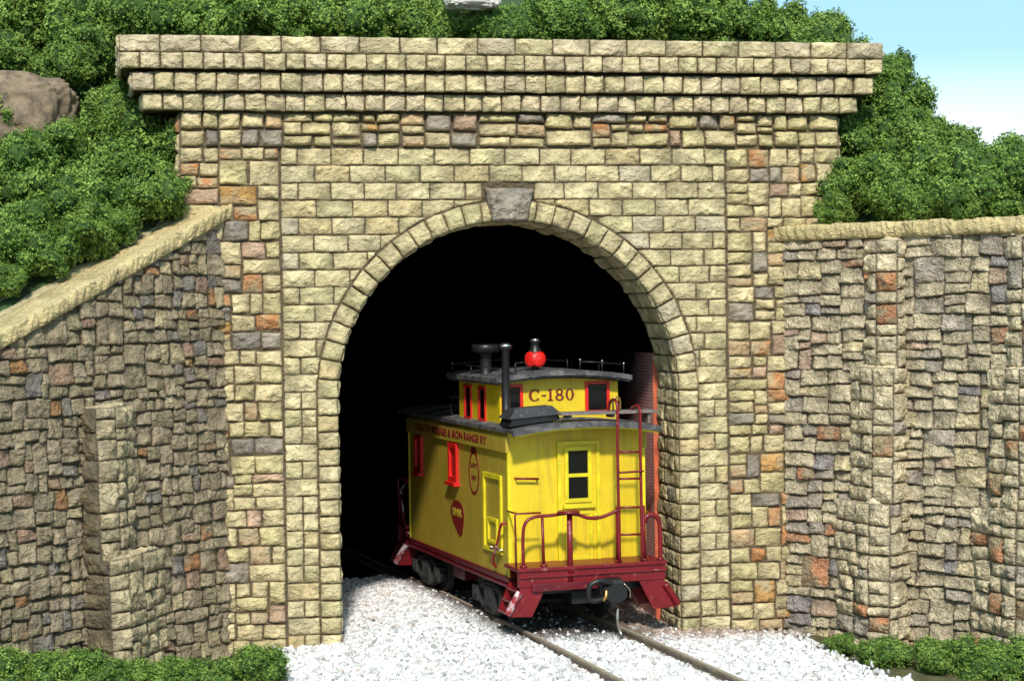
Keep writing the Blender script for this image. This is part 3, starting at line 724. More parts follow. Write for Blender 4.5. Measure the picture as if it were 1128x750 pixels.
BL = [(-8.71, 3.69, 11.72, 1.0), (-7.55, 3.4, 11.45, .95), (-9.09, 2.63, 10.89, .56), (-8.05, .60, 9.22, .70), (-8.76, .07, 8.67, .80), (-7.15, 1.45, 9.75, .72),
      (-6.66, .9, 9.12, .82), (-6.45, -.05, 8.27, .68), (-7.36, -.11, 8.36, .85), (-8.12, -.68, 7.92, .82), (-8.86, -1.41, 7.43, .74), (-7.62, -1.05, 7.55, .58),
      (-8.3, -1.5, 7.15, .55), (-7.1, -.85, 7.68, .40), (-8.98, -2.15, 6.75, .36), (-9.6, .6, 9.3, .9), (-10.2, -1.2, 8.2, .9), (-9.9, 2.6, 10.9, .95), (-8.0, 2.2, 10.75, .6)]
BT = [(-6.47, 2.95, 11.79, .85), (-5.18, 2.95, 11.75, .82), (-3.84, 3.25, 11.9, .84), (-2.44, 3.03, 11.75, .84), (-.98, 3.15, 11.72, .80), (.46, 3.02, 11.62, .80),
      (1.79, 3.17, 11.82, .80), (3.37, 3.47, 12.05, .92), (4.66, 3.27, 11.85, .86), (6.0, 3.2, 11.75, .84), (7.05, 2.9, 11.45, .72), (-4.4, 4.4, 12.5, .9), (-1.9, 4.5, 12.3, .8), (2.3, 4.6, 12.6, .9), (5.2, 4.5, 12.6, .85), (-7.3, 5, 12.8, 1.0)]
BR = [(7.85, 1.5, 10.45, .70), (8.0, .9, 9.75, .80), (7.25, .7, 9.2, .78), (8.15, -.32, 9.0, .82), (6.66, -.15, 8.35, .62), (7.13, -.95, 8.2, .80), (7.95, -1.66, 8.25, .82),
      (8.46, -2.45, 8.1, .78), (8.98, -2.9, 8.15, .78), (7.93, -2.6, 7.9, .52), (7.27, -1.75, 7.9, .50), (6.15, -.45, 7.9, .34), (9.2, -1.2, 8.5, .85), (8.6, .6, 9.1, .7), (9.9, -2.3, 8.3, .85), (10.6, -3.6, 8.2, .9), (7.4, 2.4, 10.9, .65)]
LL = ['topmost shrub in the upper left corner of the photo', 'shrub just above and left of the end of the portal cornice', 'shrub above the brown rock at the left edge', 'shrub directly below the brown rock ledge',
      'shrub at the left edge below the brown rock ledge', 'shrub right of the brown rock, under the left end of the cornice', 'shrub against the top of the left rubble pier', 'shrub lying over the edge of the left rubble pier, lowest one touching it',
      'large shrub in the middle of the left slope', 'shrub left of the middle of the left slope', 'shrub at the left edge, midway down the left slope', 'shrub close behind the middle of the sloping coping',
      'shrub close behind the sloping coping toward its lower end', 'small shrub nearest to the upper end of the sloping coping', 'lowest small shrub by the sloping coping at the left edge',
      'shrub beyond the left edge level with the rock', 'shrub beyond the left edge over the lower coping', 'shrub beyond the left edge above the rock', 'shrub behind the brown rock, left of the cornice end']
for b, l in zip(BL, LL): bush(*b, l, 'shrubs on the left slope')
ORD = ['first', 'second', 'third', 'fourth', 'fifth', 'sixth', 'seventh', 'eighth', 'ninth', 'tenth', 'eleventh']
for i, b in enumerate(BT[:11]): bush(*b, ORD[i]+' shrub from the left in the front row above the cornice', 'shrubs above the cornice')
for i, b in enumerate(BT[11:16]): bush(*b, ['second', 'third', 'fourth', 'fifth', 'first'][i]+' shrub from the left in the back row above the cornice', 'shrubs above the cornice')
RL = ['highest shrub right of the cornice end, against the sky', 'second shrub down the skyline right of the cornice end', 'shrub beside the dark gap at the right end of the portal', 'third shrub down the skyline on the right slope',
      'shrub nearest to the right rubble pier above the level coping', 'shrub behind the level coping, above the left buttress of the right wing', 'shrub in the middle of the right slope behind the level coping', 'shrub behind the level coping near the right edge of the photo',
      'shrub cut by the right edge of the photo behind the level coping', 'small shrub low behind the level coping toward the right', 'small shrub low behind the level coping, over the left buttress', 'smallest shrub at the left end of the level coping',
      'skyline shrub near the right edge of the photo', 'back shrub on the right slope just under the skyline', 'shrub on the skyline at the right edge', 'shrub beyond the right edge behind the level coping', 'shrub tucked behind the right end of the cornice']
for b, l in zip(BR, RL): bush(*b, l, 'shrubs on the right slope')
BB = [(-8.85, -4.2, .50, .62, 'leftmost low shrub at the foot of the left wing wall, in the bottom corner'),
      (-8.0, -4.3, .58, .60, 'bright low shrub against the foot of the left wing wall, left of the buttress foot'),
      (-7.35, -4.15, .45, .42, 'small low shrub just left of the buttress foot at the bottom left'),
      (-6.40, -4.2, .38, .50, 'low shrub just right of the buttress foot at the bottom left'),
      (-5.75, -4.0, .30, .46, 'small shrub midway between the buttress foot and the portal pier at the bottom left'),
      (-5.0, -3.4, .32, .48, 'rounded low shrub in front of the left rubble pier, beside the white ballast'),
      (5.35, -2.7, .14, .30, 'smallest tuft between the ballast and the right wing wall'),
      (5.70, -3.9, .14, .42, 'low shrub below the first buttress of the right wing wall'),
      (6.35, -4.6, .16, .44, 'low shrub in the middle of the row at the foot of the right wing wall'),
      (6.95, -5.1, .14, .50, 'spreading low shrub at the foot of the right wing wall, between its buttresses'),
      (7.60, -5.4, .10, .54, 'rightmost low shrub in the bottom right corner')]
for x, y, z, r, l in BB: bush(x, y, z, r, l, 'low shrubs at the foot of the wing walls', .85)

# ================================================================== TRACK
def cat(P, n=12):
    P = [np.array(p, float) for p in P]; P = [2*P[0]-P[1]]+P+[2*P[-1]-P[-2]]; o = []
    for i in range(1, len(P)-2):
        a, b, c, d = P[i-1:i+3]
        for k in range(n):
            t = k/n; o.append(.5*((2*b)+(c-a)*t+(2*a-5*b+4*c-d)*t*t+(3*b-a-3*c+d)*t**3))
    o.append(P[-2]); return np.array(o)
CL = cat([(-1.6, 20), (-.45, 11), (.1, 7.2), (.60, 3.2), (1.16, -1.3), (1.56, -5.2), (2.05, -9.5), (2.7, -14)])
HG = .86
track = empty('railway_track', (1.16, -1.3, 0), 'single curved railway track with rusty rails leading into the tunnel', 'railway track')
tn = np.gradient(CL, axis=0); tn /= np.linalg.norm(tn, axis=1)[:, None]; nr = np.stack([-tn[:, 1], tn[:, 0]], 1)
for sg in (-1, 1):
    P = CL+nr*sg*(HG+.03)
    prof = [(-.075, .07), (.075, .07), (.075, .09), (.02, .11), (.02, .19), (.042, .205), (.042, .25), (-.042, .25), (-.042, .205), (-.02, .19), (-.02, .11), (-.075, .09)]
    V = [(P[i][0]+nr[i][0]*a, P[i][1]+nr[i][1]*a, z) for i in range(len(P)) for a, z in prof]
    m = len(prof); Fq = [(i*m+k, i*m+(k+1) % m, (i+1)*m+(k+1) % m, (i+1)*m+k) for i in range(len(P)-1) for k in range(m)]
    me = np_mesh('rail', V, Fq, smooth=False); bm = bmesh.new(); bm.from_mesh(me); bmesh.ops.recalc_face_normals(bm, faces=bm.faces); bm.to_mesh(me); bm.free()
    o = link('rail', me, M['rail'], None); me.materials.append(M['railtop'])
    for p in me.polygons:
        if all(abs(me.vertices[v].co.z-.25) < .002 for v in p.vertices): p.material_index = 1
    rebase(o, track)
seg = np.r_[0, np.cumsum(np.linalg.norm(np.diff(CL, axis=0), axis=1))]
tb = MB().box(-1.28, 1.28, -.11, .11, -.08, .068, .012).build('tie', M['tie'], track)
for i, s_ in enumerate(np.arange(10.5, seg[-1]-2, .56)):
    x = np.interp(s_, seg, CL[:, 0]); y = np.interp(s_, seg, CL[:, 1]); k = min(len(tn)-1, np.searchsorted(seg, s_))
    t = tb if i == 0 else tb.copy()
    if i: C.objects.link(t); t.parent = track
    t.location = (x-track.location.x, y-track.location.y, random.uniform(-.01, .004)); t.rotation_euler = (0, 0, math.atan2(tn[k][1], tn[k][0])-math.pi/2+random.uniform(-.02, .02))

# ballast: individual stones, far too many to count
def ballast():
    base = bmesh.new(); bmesh.ops.create_icosphere(base, subdivisions=1, radius=1); base.verts.ensure_lookup_table()
    bv = np.array([v.co[:] for v in base.verts]); bf = np.array([[v.index for v in f.verts] for f in base.faces]); base.free()
    n = 95000; X = rng.uniform(-5.2, 7.2, n); Y = rng.uniform(-9.5, 8.3, n)
    lx = np.interp(Y, [-9.5, -3.4, -2.4, -.6, -.05, .0, 9], [-6.0, -5.0, -4.55, -4.2, -4.2, -3.12, -3.12])
    rx = np.interp(Y, [-9.5, -5.0, -2.6, -.8, -.05, 0, 9], [6.2, 4.9, 4.95, 4.9, 3.6, 3.1, 3.1])
    wob = .30*vnoise(np.stack([X*1.2, Y*1.2, X*0], 1)*1.5)+.25*rng.normal(size=n)
    ok = (X > lx+np.where(Y < 0, wob, 0)) & (X < rx+np.where(Y < 0, wob, 0))
    X, Y = X[ok], Y[ok]
    # distance from centre line
    cx = np.interp(Y, CL[::-1, 1], CL[::-1, 0]); u = X-cx
    # leave the rails clear
    ok = (np.abs(np.abs(u)-.89) > .075); X, Y, u = X[ok], Y[ok], u[ok]; n = len(X)
    over = rng.random(n)
    Z = .035+.055*over+np.where(np.abs(u) < 1.6, .035, .0)+.30*np.exp(-((X+1.7)/1.3)**2-((Y-2.)/5.)**2)
    rot = rng.normal(size=(n, 3, 3)); Q = np.linalg.qr(rot)[0]
    sc_ = rng.uniform(.024, .056, (n, 3))*np.array([1.25, 1, .8])*np.where(rng.random(n) < .12, 1.35, 1)[:, None]
    jit = 1+rng.uniform(-.28, .28, (n, len(bv), 1))
    V = np.einsum('nij,nkj->nki', Q, bv[None]*jit*sc_[:, None, :])+np.stack([X, Y, Z], 1)[:, None]
    val = np.clip(rng.normal(.70, .14, n), .22, .90); col = np.stack([val, val*.985, val*.96], 1)
    d = rng.random(n); col[d < .16] *= (.60, .58, .56); col[d > .975] = col[d > .975]*(.78, .64, .58)
    # caboose shadow painted into the stones over rail stains near the mouth, brown spilt gravel by the right jamb
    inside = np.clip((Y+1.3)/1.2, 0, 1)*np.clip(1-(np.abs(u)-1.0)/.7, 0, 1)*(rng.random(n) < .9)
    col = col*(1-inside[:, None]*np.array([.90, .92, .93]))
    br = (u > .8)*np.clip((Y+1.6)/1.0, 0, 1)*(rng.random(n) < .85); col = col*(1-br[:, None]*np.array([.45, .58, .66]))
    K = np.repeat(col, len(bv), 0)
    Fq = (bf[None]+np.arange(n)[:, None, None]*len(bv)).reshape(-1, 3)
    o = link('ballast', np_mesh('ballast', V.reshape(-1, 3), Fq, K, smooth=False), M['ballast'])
    tag(o, 'loose white crushed stone ballast spread around the rails', 'ballast', kind='stuff')
ballast()
# packed fines under the loose stones
b = []
xs = np.linspace(0, 1, 40); ys = np.linspace(-9.5, 8.2, 90); V = []
for y in ys:
    a_ = np.interp(y, [-9.5, -3.4, -2.4, -.6, -.05, .0, 9], [-5.8, -4.8, -4.4, -4.0, -4.0, -3.14, -3.14]); c_ = np.interp(y, [-9.5, -5, -2.6, -.8, -.05, 0, 9], [6.0, 4.7, 4.7, 4.7, 3.5, 3.12, 3.12])
    for s_ in xs:
        x = a_+(c_-a_)*s_; ed = min(s_, 1-s_)*8
        V.append((x, y, -.14+.185*min(1, ed)+.30*math.exp(-((x+1.7)/1.3)**2-((y-2)/5)**2)*min(1, ed*1.5)))
idx = np.arange(len(V)).reshape(90, 40); Fq = np.stack([idx[:-1, :-1], idx[:-1, 1:], idx[1:, 1:], idx[1:, :-1]], -1).reshape(-1, 4)
tag(link('ballast_bed', np_mesh('ballast_bed', V, Fq), simple('ballast_fines', (.55, .53, .49), .95, var=.4, vscale=14, bmp=1, bsc=30, bd=.03)), kind='structure')

# ================================================================== CABOOSE
cab = empty('caboose', (1.384, -.541, 0), 'yellow railway caboose numbered C-180 with cupola and dark red railings, backing into the tunnel', 'caboose', .126)
B, BF, BR_, ZB = 1.348, .8, 7.72, 1.19
crown = lambda u, hw, c: c*(1-(u/hw)**2)
def arched(b, hw, z, c, y0, y1, th, n=12):
    us = np.linspace(-hw, hw, n+1)
    top = [(u, z+th+crown(u, hw, c)) for u in us]; bot = [(u, z+crown(u, hw, c)) for u in us]
    vs = [[b.bm.verts.new((u, y, zz)) for u, zz in top+bot[::-1]] for y in (y0, y1)]
    m = len(vs[0])
    for i in range(m): b.bm.faces.new((vs[0][i], vs[0][(i+1) % m], vs[1][(i+1) % m], vs[1][i]))
    for i in range(n):
        j = m-1-i
        b.bm.faces.new((vs[0][i], vs[0][i+1], vs[0][j-1], vs[0][j])); b.bm.faces.new((vs[1][i+1], vs[1][i], vs[1][j], vs[1][j-1]))
    return b
body = MB()
us = np.linspace(-B, B, 11); o_ = [(-B, ZB)]+[(B, ZB)]+[(u, 3.84+crown(u, 1.43, .12)) for u in us[::-1]]
body.poly([(u, BF, z) for u, z in o_], (0, BR_-BF, 0))
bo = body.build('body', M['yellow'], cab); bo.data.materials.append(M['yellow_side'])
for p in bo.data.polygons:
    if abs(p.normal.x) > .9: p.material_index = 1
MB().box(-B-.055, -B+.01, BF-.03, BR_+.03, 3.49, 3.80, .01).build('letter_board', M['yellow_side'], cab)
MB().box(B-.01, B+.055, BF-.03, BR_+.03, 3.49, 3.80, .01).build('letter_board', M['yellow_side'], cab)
for sg in (-1, 1):
    for v0 in (BF-.02, BR_-.05):
        MB().box(min(sg*(B-.05), sg*(B+.022)), max(sg*(B-.05), sg*(B+.022)), v0, v0+.07, ZB, 3.49, .008).build('corner_post', M['yellow_trim'], cab)
# roof
rf = MB(); arched(rf, 1.44, 3.87, .13, .17, 8.35, .07); roof = rf.build('roof', M['roof'], cab)
e = MB(); arched(e, 1.455, 3.83, .13, .15, .21, .085); e.build('roof_edge', M['roof'], roof)
e = MB(); arched(e, 1.41, 3.80, .13, .19, .25, .055); e.build('roof_carline', M['yellow_trim'], roof)
for v0 in np.arange(1.0, 8.2, 1.2):
    e = MB(); arched(e, 1.445, 3.942, .13, v0, v0+.04, .016); e.build('roof_seam', M['roof'], roof)
e = MB().box(-.28, .28, 4.9, 8.3, 4.17, 4.21, .005)
for v0 in (5.2, 6.4, 7.6): e.box(-.24, .24, v0, v0+.06, 4.09, 4.17)
e.build('roof_walk', M['wood'], cab)
# end running board
e = MB().box(-.52, 1.38, .14, .62, 4.185, 4.235, .008)
for u in (-.35, .5, 1.2): e.box(u, u+.05, .2, .55, 4.0+crown(u, 1.43, .2)-.06, 4.185)
e.build('end_running_board', M['wood'], cab)
# cupola
CU, CF, CB = 1.2, 1.72, 4.36
us = np.linspace(-CU, CU, 9)
cup = MB().poly([(u, CF, z) for u, z in [(-CU, 3.86), (CU, 3.86)]+[(u, 4.70+crown(u, 1.35, .11)) for u in us[::-1]]], (0, CB-CF, 0)).build('cupola', M['yellow'], cab)
e = MB(); arched(e, 1.37, 4.76, .12, 1.38, 4.72, .09); e.build('cupola_roof', M['roof'], cup)
e = MB(); arched(e, 1.345, 4.72, .12, 1.43, 4.67, .045); e.build('cupola_fascia', M['roof'], cup)
def window(par, plane, c0, c1, z0, z1, frame_mat, fw=.05, out_=.035, sill=False, name='window', gmat='glass', mid=None):
    """plane: ('v', value) faces the end; ('u', value) faces the side (sign outward)"""
    ax, val, sg = plane
    def bx(m, a0, a1, za, zb, d0, d1, bev=.006):
        lo, hi = sorted((val+sg*d0, val+sg*d1))
        return m.box(a0, a1, lo, hi, za, zb, bev) if ax == 'v' else m.box(lo, hi, a0, a1, za, zb, bev)
    f = MB(); bx(f, c0-fw, c0, z0-fw, z1+fw, -.01, out_); bx(f, c1, c1+fw, z0-fw, z1+fw, -.01, out_)
    bx(f, c0, c1, z1, z1+fw, -.01, out_); bx(f, c0, c1, z0-fw, z0, -.01, out_)
    if mid: bx(f, c0, c1, mid-fw*.45, mid+fw*.45, -.01, out_*.8)
    fo = f.build(name, M[frame_mat], par)
    g_ = MB(); bx(g_, c0, c1, z0, z1, -.005, .006, 0); g_.build('pane', M[gmat], fo)
    if sill: s_ = MB(); bx(s_, c0-fw-.05, c1+fw+.05, z0-fw-.07, z0-fw, -.01, out_+.06); s_.build('sill', M[frame_mat], fo)
    return fo
# cupola windows
for v0, v1 in ((3.55, 3.92), (2.62, 2.98)): window(cup, ('u', -CU, -1), v0, v1, 4.02, 4.60, 'red_bright', .05, .03); window(cup, ('u', CU, 1), v0, v1, 4.02, 4.60, 'red_bright', .05, .03)
window(cup, ('v', CF, -1), -1.10, -.80, 4.12, 4.66, 'red_bright', .06, .04)
window(cup, ('v', CF, -1), .58, .96, 4.18, 4.68, 'red_bright', .06, .04)
# serif numerals on the cupola, drawn as outlines
def ellipse(cx, cz, a, b, a0=0, a1=360, n=28): return [(cx+a*math.cos(R(t)), cz+b*math.sin(R(t))) for t in np.linspace(a0, a1, n)]
def band(m, outer, inner, y, th=.012, close=False):
    k = len(outer)
    for i in range(k-1):
        m.poly([(outer[i][0], y, outer[i][1]), (outer[i+1][0], y, outer[i+1][1]), (inner[i+1][0], y, inner[i+1][1]), (inner[i][0], y, inner[i][1])], (0, -th, 0))
def lettering():
    m = MB(); y = CF-.002; H_ = .225; z0 = 4.385; x = -.62
    def blk(x0, x1, za, zb): m.poly([(x0, y, za), (x1, y, za), (x1, y, zb), (x0, y, zb)], (0, -.012, 0))
    # C
    w_ = .22; cx, cz = x+w_/2, z0+H_/2
    band(m, ellipse(cx, cz, w_/2, H_/2, 38, 322), ellipse(cx+.012, cz, w_/2-.045, H_/2-.018, 38, 322), y)
    blk(x+w_-.035, x+w_-.012, z0+H_*.68, z0+H_*1.0); blk(x+w_-.03, x+w_-.012, z0+.01, z0+H_*.22)
    x += w_+.04; blk(x, x+.085, z0+H_*.40, z0+H_*.53); x += .125
    # 1
    blk(x+.03, x+.075, z0, z0+H_); blk(x, x+.105, z0, z0+.022); blk(x, x+.04, z0+H_-.035, z0+H_-.012); x += .15
    # 8
    cx = x+.085
    band(m, ellipse(cx, z0+H_*.74, .072, H_*.26, 0, 360), ellipse(cx, z0+H_*.74, .036, H_*.26-.022, 0, 360), y)
    band(m, ellipse(cx, z0+H_*.265, .085, H_*.265, 0, 360), ellipse(cx, z0+H_*.265, .044, H_*.265-.022, 0, 360), y-.003)
    x += .215
    cx = x+.08; band(m, ellipse(cx, z0+H_/2, .085, H_/2, 0, 360), ellipse(cx, z0+H_/2, .042, H_/2-.018, 0, 360), y)
    m.build('number_lettering', M['maroon'], cup, 'maroon serif number C-180')
lettering()
def text(s, size, loc, rot, mat, par, name, ext=.004, sx=1., label=None):
    cu = bpy.data.curves.new(name, 'FONT'); cu.body = s; cu.size = size; cu.extrude = ext; cu.align_x = 'CENTER'; cu.align_y = 'CENTER'; cu.offset = size*.018
    t = bpy.data.objects.new(name, cu); C.objects.link(t); dg = bpy.context.evaluated_depsgraph_get()
    me = bpy.data.meshes.new_from_object(t.evaluated_get(dg)); bpy.data.objects.remove(t); bpy.data.curves.remove(cu)
    o = link(name, me, M[mat], par); o.location = loc; o.rotation_euler = rot; o.scale = (sx, 1, 1)
    if label: o['label'] = label
    return o
ROT_L = (R(90), 0, R(-90)); ROT_R = (R(90), 0, R(90))
text('DULUTH MISSABE & IRON RANGE RY', .21, (-B-.06, 4.5, 3.645), ROT_L, 'maroon', cab, 'road_name_lettering', sx=1.45)
text('DULUTH MISSABE & IRON RANGE RY', .21, (B+.06, 4.5, 3.645), ROT_R, 'maroon', cab, 'road_name_lettering', sx=1.45)
# end face: door, trim, grab iron
door = MB().box(-.33, .37, BF-.03, BF+.02, 1.34, 3.60, .006).build('door', M['yellow'], cab)
f = MB(); f.box(-.40, -.33, BF-.06, BF, 1.3, 3.67, .006); f.box(.37, .44, BF-.06, BF, 1.3, 3.67, .006); f.box(-.33, .37, BF-.06, BF, 3.60, 3.67, .006); f.build('door_frame', M['yellow_trim'], door)
wn = window(door, ('v', BF-.03, -1), -.19, .20, 2.60, 3.49, 'yellow_trim', .075, .04, mid=3.03, name='window')
MB().box(-.30, .33, BF-.11, BF-.02, 2.42, 2.50, .008).build('sill', M['yellow_trim'], wn)
f = MB(); f.box(-.26, -.20, BF-.05, BF-.02, 1.45, 2.36, .005); f.box(.22, .28, BF-.05, BF-.02, 1.45, 2.36, .005); f.box(-.20, .22, BF-.05, BF-.02, 1.45, 1.51, .005); f.box(-.20, .22, BF-.05, BF-.02, 2.30, 2.36, .005)
f.build('door_panel_moulding', M['yellow_trim'], door)
MB().lathe((.33, BF-.075, 2.28), [(.001, -.05), (.035, -.045), (.045, -.01), (.02, .02), (.02, .05)], 'y').build('door_knob', M['yellow_trim'], door)
MB().tube([(-1.22, BF, 3.02), (-1.22, BF-.11, 3.02), (-.80, BF-.11, 3.0), (-.80, BF, 2.98)], .022, smooth=False).build('grab_iron', M['red'], cab)
f = MB(); f.box(-B, B, BF-.03, BF+.01, 1.2, 1.34, .006); f.build('end_base_board', M['red'], cab)
# side: windows, lower emblem, small door panel
for (v0, v1) in ((6.58, 7.16), (3.98, 4.58)):
    window(cab, ('u', -B, -1), v0, v1, 2.72, 3.42, 'red_bright', .09, .06, sill=True, gmat='red_pane')if 'red_pane' in M else window(cab, ('u', -B, -1), v0+.11, v1-.11, 2.78, 3.36, 'red_bright', .10, .06, sill=True, gmat='red_blind')
    window(cab, ('u', B, 1), v0, v1, 2.72, 3.42, 'red_bright', .09, .06, sill=True)
hd = MB(); 
for (a0, a1, za, zb) in ((1.18, 1.27, 1.56, 3.04), (2.22, 2.31, 1.56, 3.04), (1.27, 2.22, 2.95, 3.04), (1.27, 2.22, 1.56, 1.64), (1.45, 1.52, 1.72, 2.2), (1.98, 2.05, 1.72, 2.2), (1.52, 1.98, 2.13, 2.2), (1.52, 1.98, 1.72, 1.78)):
    hd.box(-B-.04, -B+.01, a0, a1, za, zb, .006)
hd.build('side_hatch', M['yellow_trim'], cab)
def side_shape(name, pts, th, mat, lab=None, par=cab, off=0.): return MB().poly([(-B-off, v, z) for v, z in pts], (-th, 0, 0)).build(name, M[mat], par, lab)
em = [(4.12+.46*math.cos(R(t)), 2.06+.26*math.sin(R(t))) for t in np.linspace(-8, 188, 22)]+[(3.70, 1.86), (3.80, 1.66), (3.92, 1.60), (4.10, 1.66), (4.44, 1.88)][::1]
eo = side_shape('round_emblem', em, .008, 'maroon', 'maroon drop shaped railway emblem')
text('DMIR', .22, (-B-.012, 4.12, 2.07), ROT_L, 'letter_yellow', eo, 'emblem_lettering', ext=.002, sx=1.2)
ov = MB()
o1 = ellipse(2.95, 2.96, .34, .43, 0, 360, 40); i1 = ellipse(2.95, 2.96, .285, .375, 0, 360, 40)
for i in range(39): ov.poly([(-B, o1[i][0], o1[i][1]), (-B, o1[i+1][0], o1[i+1][1]), (-B, i1[i+1][0], i1[i+1][1]), (-B, i1[i][0], i1[i][1])], (-.007, 0, 0))
ovo = ov.build('oval_emblem', M['maroon'], cab, 'maroon oval ring emblem')
text('SAFETY', .12, (-B-.005, 2.95, 3.10), ROT_L, 'maroon', ovo, 'emblem_lettering', ext=.002, sx=1.1); text('FIRST', .12, (-B-.005, 2.95, 2.86), ROT_L, 'maroon', ovo, 'emblem_lettering', ext=.002, sx=1.1)
side_shape('emblem_crest', [(2.74, 3.34), (3.16, 3.34), (3.08, 3.46), (2.82, 3.46)], .007, 'maroon', None, ovo)
# sills
s_ = MB()
for sg in (-1, 1):
    lo, hi = sorted((sg*(B-.25), sg*(B+.035))); s_.box(lo, hi, BF-.02, BR_+.02, 1.09, 1.19, .01)
    lo, hi = sorted((sg*(B-.2), sg*(B+.055))); s_.box(lo, hi, BF-.02, BR_+.02, 1.0, 1.055, .01); lo, hi = sorted((sg*(B-.2), sg*(B-.0))); s_.box(lo, hi, BF, BR_, 1.05, 1.10)
s_.build('side_sill', M['red_dark'], cab)
f = MB().box(-1.2, 1.2, .3, 8.2, .92, 1.10); f.box(-.35, .35, .2, 8.3, .72, .95); f.box(-1.15, 1.15, 4.5, 4.7, .78, .95); f.build('underframe', M['black'], cab)
MB().box(-1.15, -.85, 4.35, 5.15, .66, 1.0, .02).build('battery_box', M['red_dark'], cab)
# end platforms
def platform(v0, d):
    p = MB(); y = lambda a: v0+d*a
    def bx(x0, x1, a, b, z0, z1, bev=.012): lo, hi = sorted((y(a), y(b))); p.box(x0, x1, lo, hi, z0, z1, bev)
    bx(-1.43, 1.43, .0, .13, 1.10, 1.38); bx(-1.46, 1.46, -.035, .80, 1.385, 1.455); bx(-1.44, 1.44, -.04, .0, 1.27, 1.31, .006)
    return p.build('end_platform', M['red'], cab)
platform(0, 1); platform(BR_+.8, -1)
MB().box(-1.2, .42, -.05, .0, 1.02, 1.16, .01).build('end_beam_plate', M['red_dark'], cab)
# steps
def steps(v0, v1, sg):
    b = MB(); zt, zb = 1.12, .58
    sh = lambda z: (zt-z)*.42
    for v in (v0, v1-.04):
        q = [(sg*1.40, v, zt), (sg*.90, v, zt), (sg*(.90+sh(zb)+.06), v, zb-.02), (sg*(1.40+sh(zb)), v, zb)]
        b.poly(q, (0, .045, 0))
    for i, z in enumerate((1.0, .80, .60)):
        a = 1.40+sh(z); lo, hi = sorted((sg*(a-.30), sg*a)); b.box(lo, hi, v0+.045, v1-.04, z, z+.035)
        lo, hi = sorted((sg*(a-.035), sg*(a-.0))); 
    so = b.build('steps', M['red'], cab)
    e = MB(); e.tube([(sg*1.42, v0-.01, zt-.10), (sg*(1.43+sh(.8)), v0-.015, .8), (sg*(1.45+sh(.6)), v0-.01, .62)], .065, 10); e.build('step_edge', M['edge_worn'] if sg < 0 else M['red'], so)
    return so
steps(.02, .72, -1); steps(.02, .72, 1); steps(7.85, 8.5, -1); steps(7.85, 8.5, 1)
# railings
def railing(v, flip=1):
    r = MB(); z0 = 1.44
    r.tube([(-1.32, v, z0), (-1.325, v, 2.0), (-1.27, v, 2.27), (-1.08, v, 2.37), (-.80, v, 2.38), (-.45, v, 2.41)], .032)
    r.tube([(-.93, v, z0), (-.95, v, 2.36)], .028)
    r.tube([(-.45, v, 2.40), (-.25, v, 2.37), (-.05, v, 2.30), (.18, v, 2.30), (.38, v, 2.36), (.53, v, 2.42)], .034)
    r.tube([(.53, v, z0), (.53, v, 2.48)], .05); r.tube([(1.03, v, z0), (1.01, v, 2.48)], .055)
    r.tube([(1.03, v, 2.15), (1.10, v, 2.28), (1.24, v, 2.29), (1.34, v, 2.18), (1.36, v, 1.95), (1.36, v, z0)], .045)
    r.tube([(-1.42, v+.12*flip, z0), (-1.44, v+.10*flip, 2.40), (-1.40, v+.1*flip, 2.43), (-.95, v+.08*flip, 2.43)], .018, smooth=False)
    r.tube([(-1.40, v+.1*flip, 2.43), (-1.38, v+.7*flip, 2.42)], .018)
    r.tube([(1.36, v+.05*flip, 2.2), (1.38, v+.68*flip, 2.3)], .03)
    for x in (-1.32, -.93, .53, 1.03, 1.36): r.lathe((x, v, z0+.015), [(.07, 0), (.07, .035), (.045, .05)], seg=10)
    return r.build('end_railing', M['red'], cab)
railing(.07); railing(8.45, -1)
def brake(v):
    b = MB().tube([(-.44, v, 1.15), (-.44, v, 2.42)], .055, seg=10).build('brake_stand', M['red'], cab)
    w_ = MB().lathe((-.46, v, 2.40), [(.06, 0), (.19, .01), (.215, .035), (.19, .06), (.05, .055)], seg=22); w_.build('brake_wheel', M['red'], b)
brake(.02); brake(8.5)
def ladder():
    v = -.0; l = MB()
    for u, t in ((.52, 4.42), (.97, 4.30)):
        l.tube([(u, v, 1.46), (u-.005, v, 2.5), (u-.01, v, 3.6), (u, v, 4.15), (u, v+.03, t-.04), (u, v+.16, t+.03), (u, v+.38, t-.02), (u, v+.46, 4.22)], .03)
    lo = l.build('ladder', M['red'], cab)
    for z in (3.49, 3.0, 2.47, 1.97): MB().tube([(.52, v, z), (.97, v, z-.01)], .021).build('rung', M['red'], lo)
    MB().tube([(.54, v, 3.12), (.56, v-.07, 3.12), (.95, v-.08, 3.13), (.97, v, 3.12)], .02).build('rung', M['red'], lo)
    MB().tube([(.60, .42, 4.22), (.60, .42, 4.44), (.72, .42, 4.46), (.74, .42, 4.22)], .022).build('roof_grab', M['brass'], lo)
ladder()
MB().tube([(-B-.04, .86, 2.20), (-B-.13, .90, 2.14), (-B-.13, 1.12, 1.80), (-B-.12, 1.45, 1.42), (-B-.03, 1.52, 1.30)], .026).build('side_grab_iron', M['red_worn'], cab)
MB().tube([(-B-.02, 1.75, 1.66), (-B-.09, 1.70, 1.64), (-B-.09, 1.20, 1.66), (-B-.02, 1.12, 1.66)], .022).build('side_grab_iron', M['steel'], cab)
MB().tube([(-B-.02, 7.75, 1.25), (-B-.06, 8.0, 1.5), (-B-.05, 8.15, 1.9), (-B-.05, 8.3, 2.15), (-B-.05, 8.05, 2.28)], .03).build('side_grab_iron', M['steel'], cab)
MB().tube([(-B-.06, 7.74, 1.2), (-B-.10, 8.05, 1.8), (-B-.09, 8.1, 2.0)], .022).build('side_grab_iron', M['red'], cab)
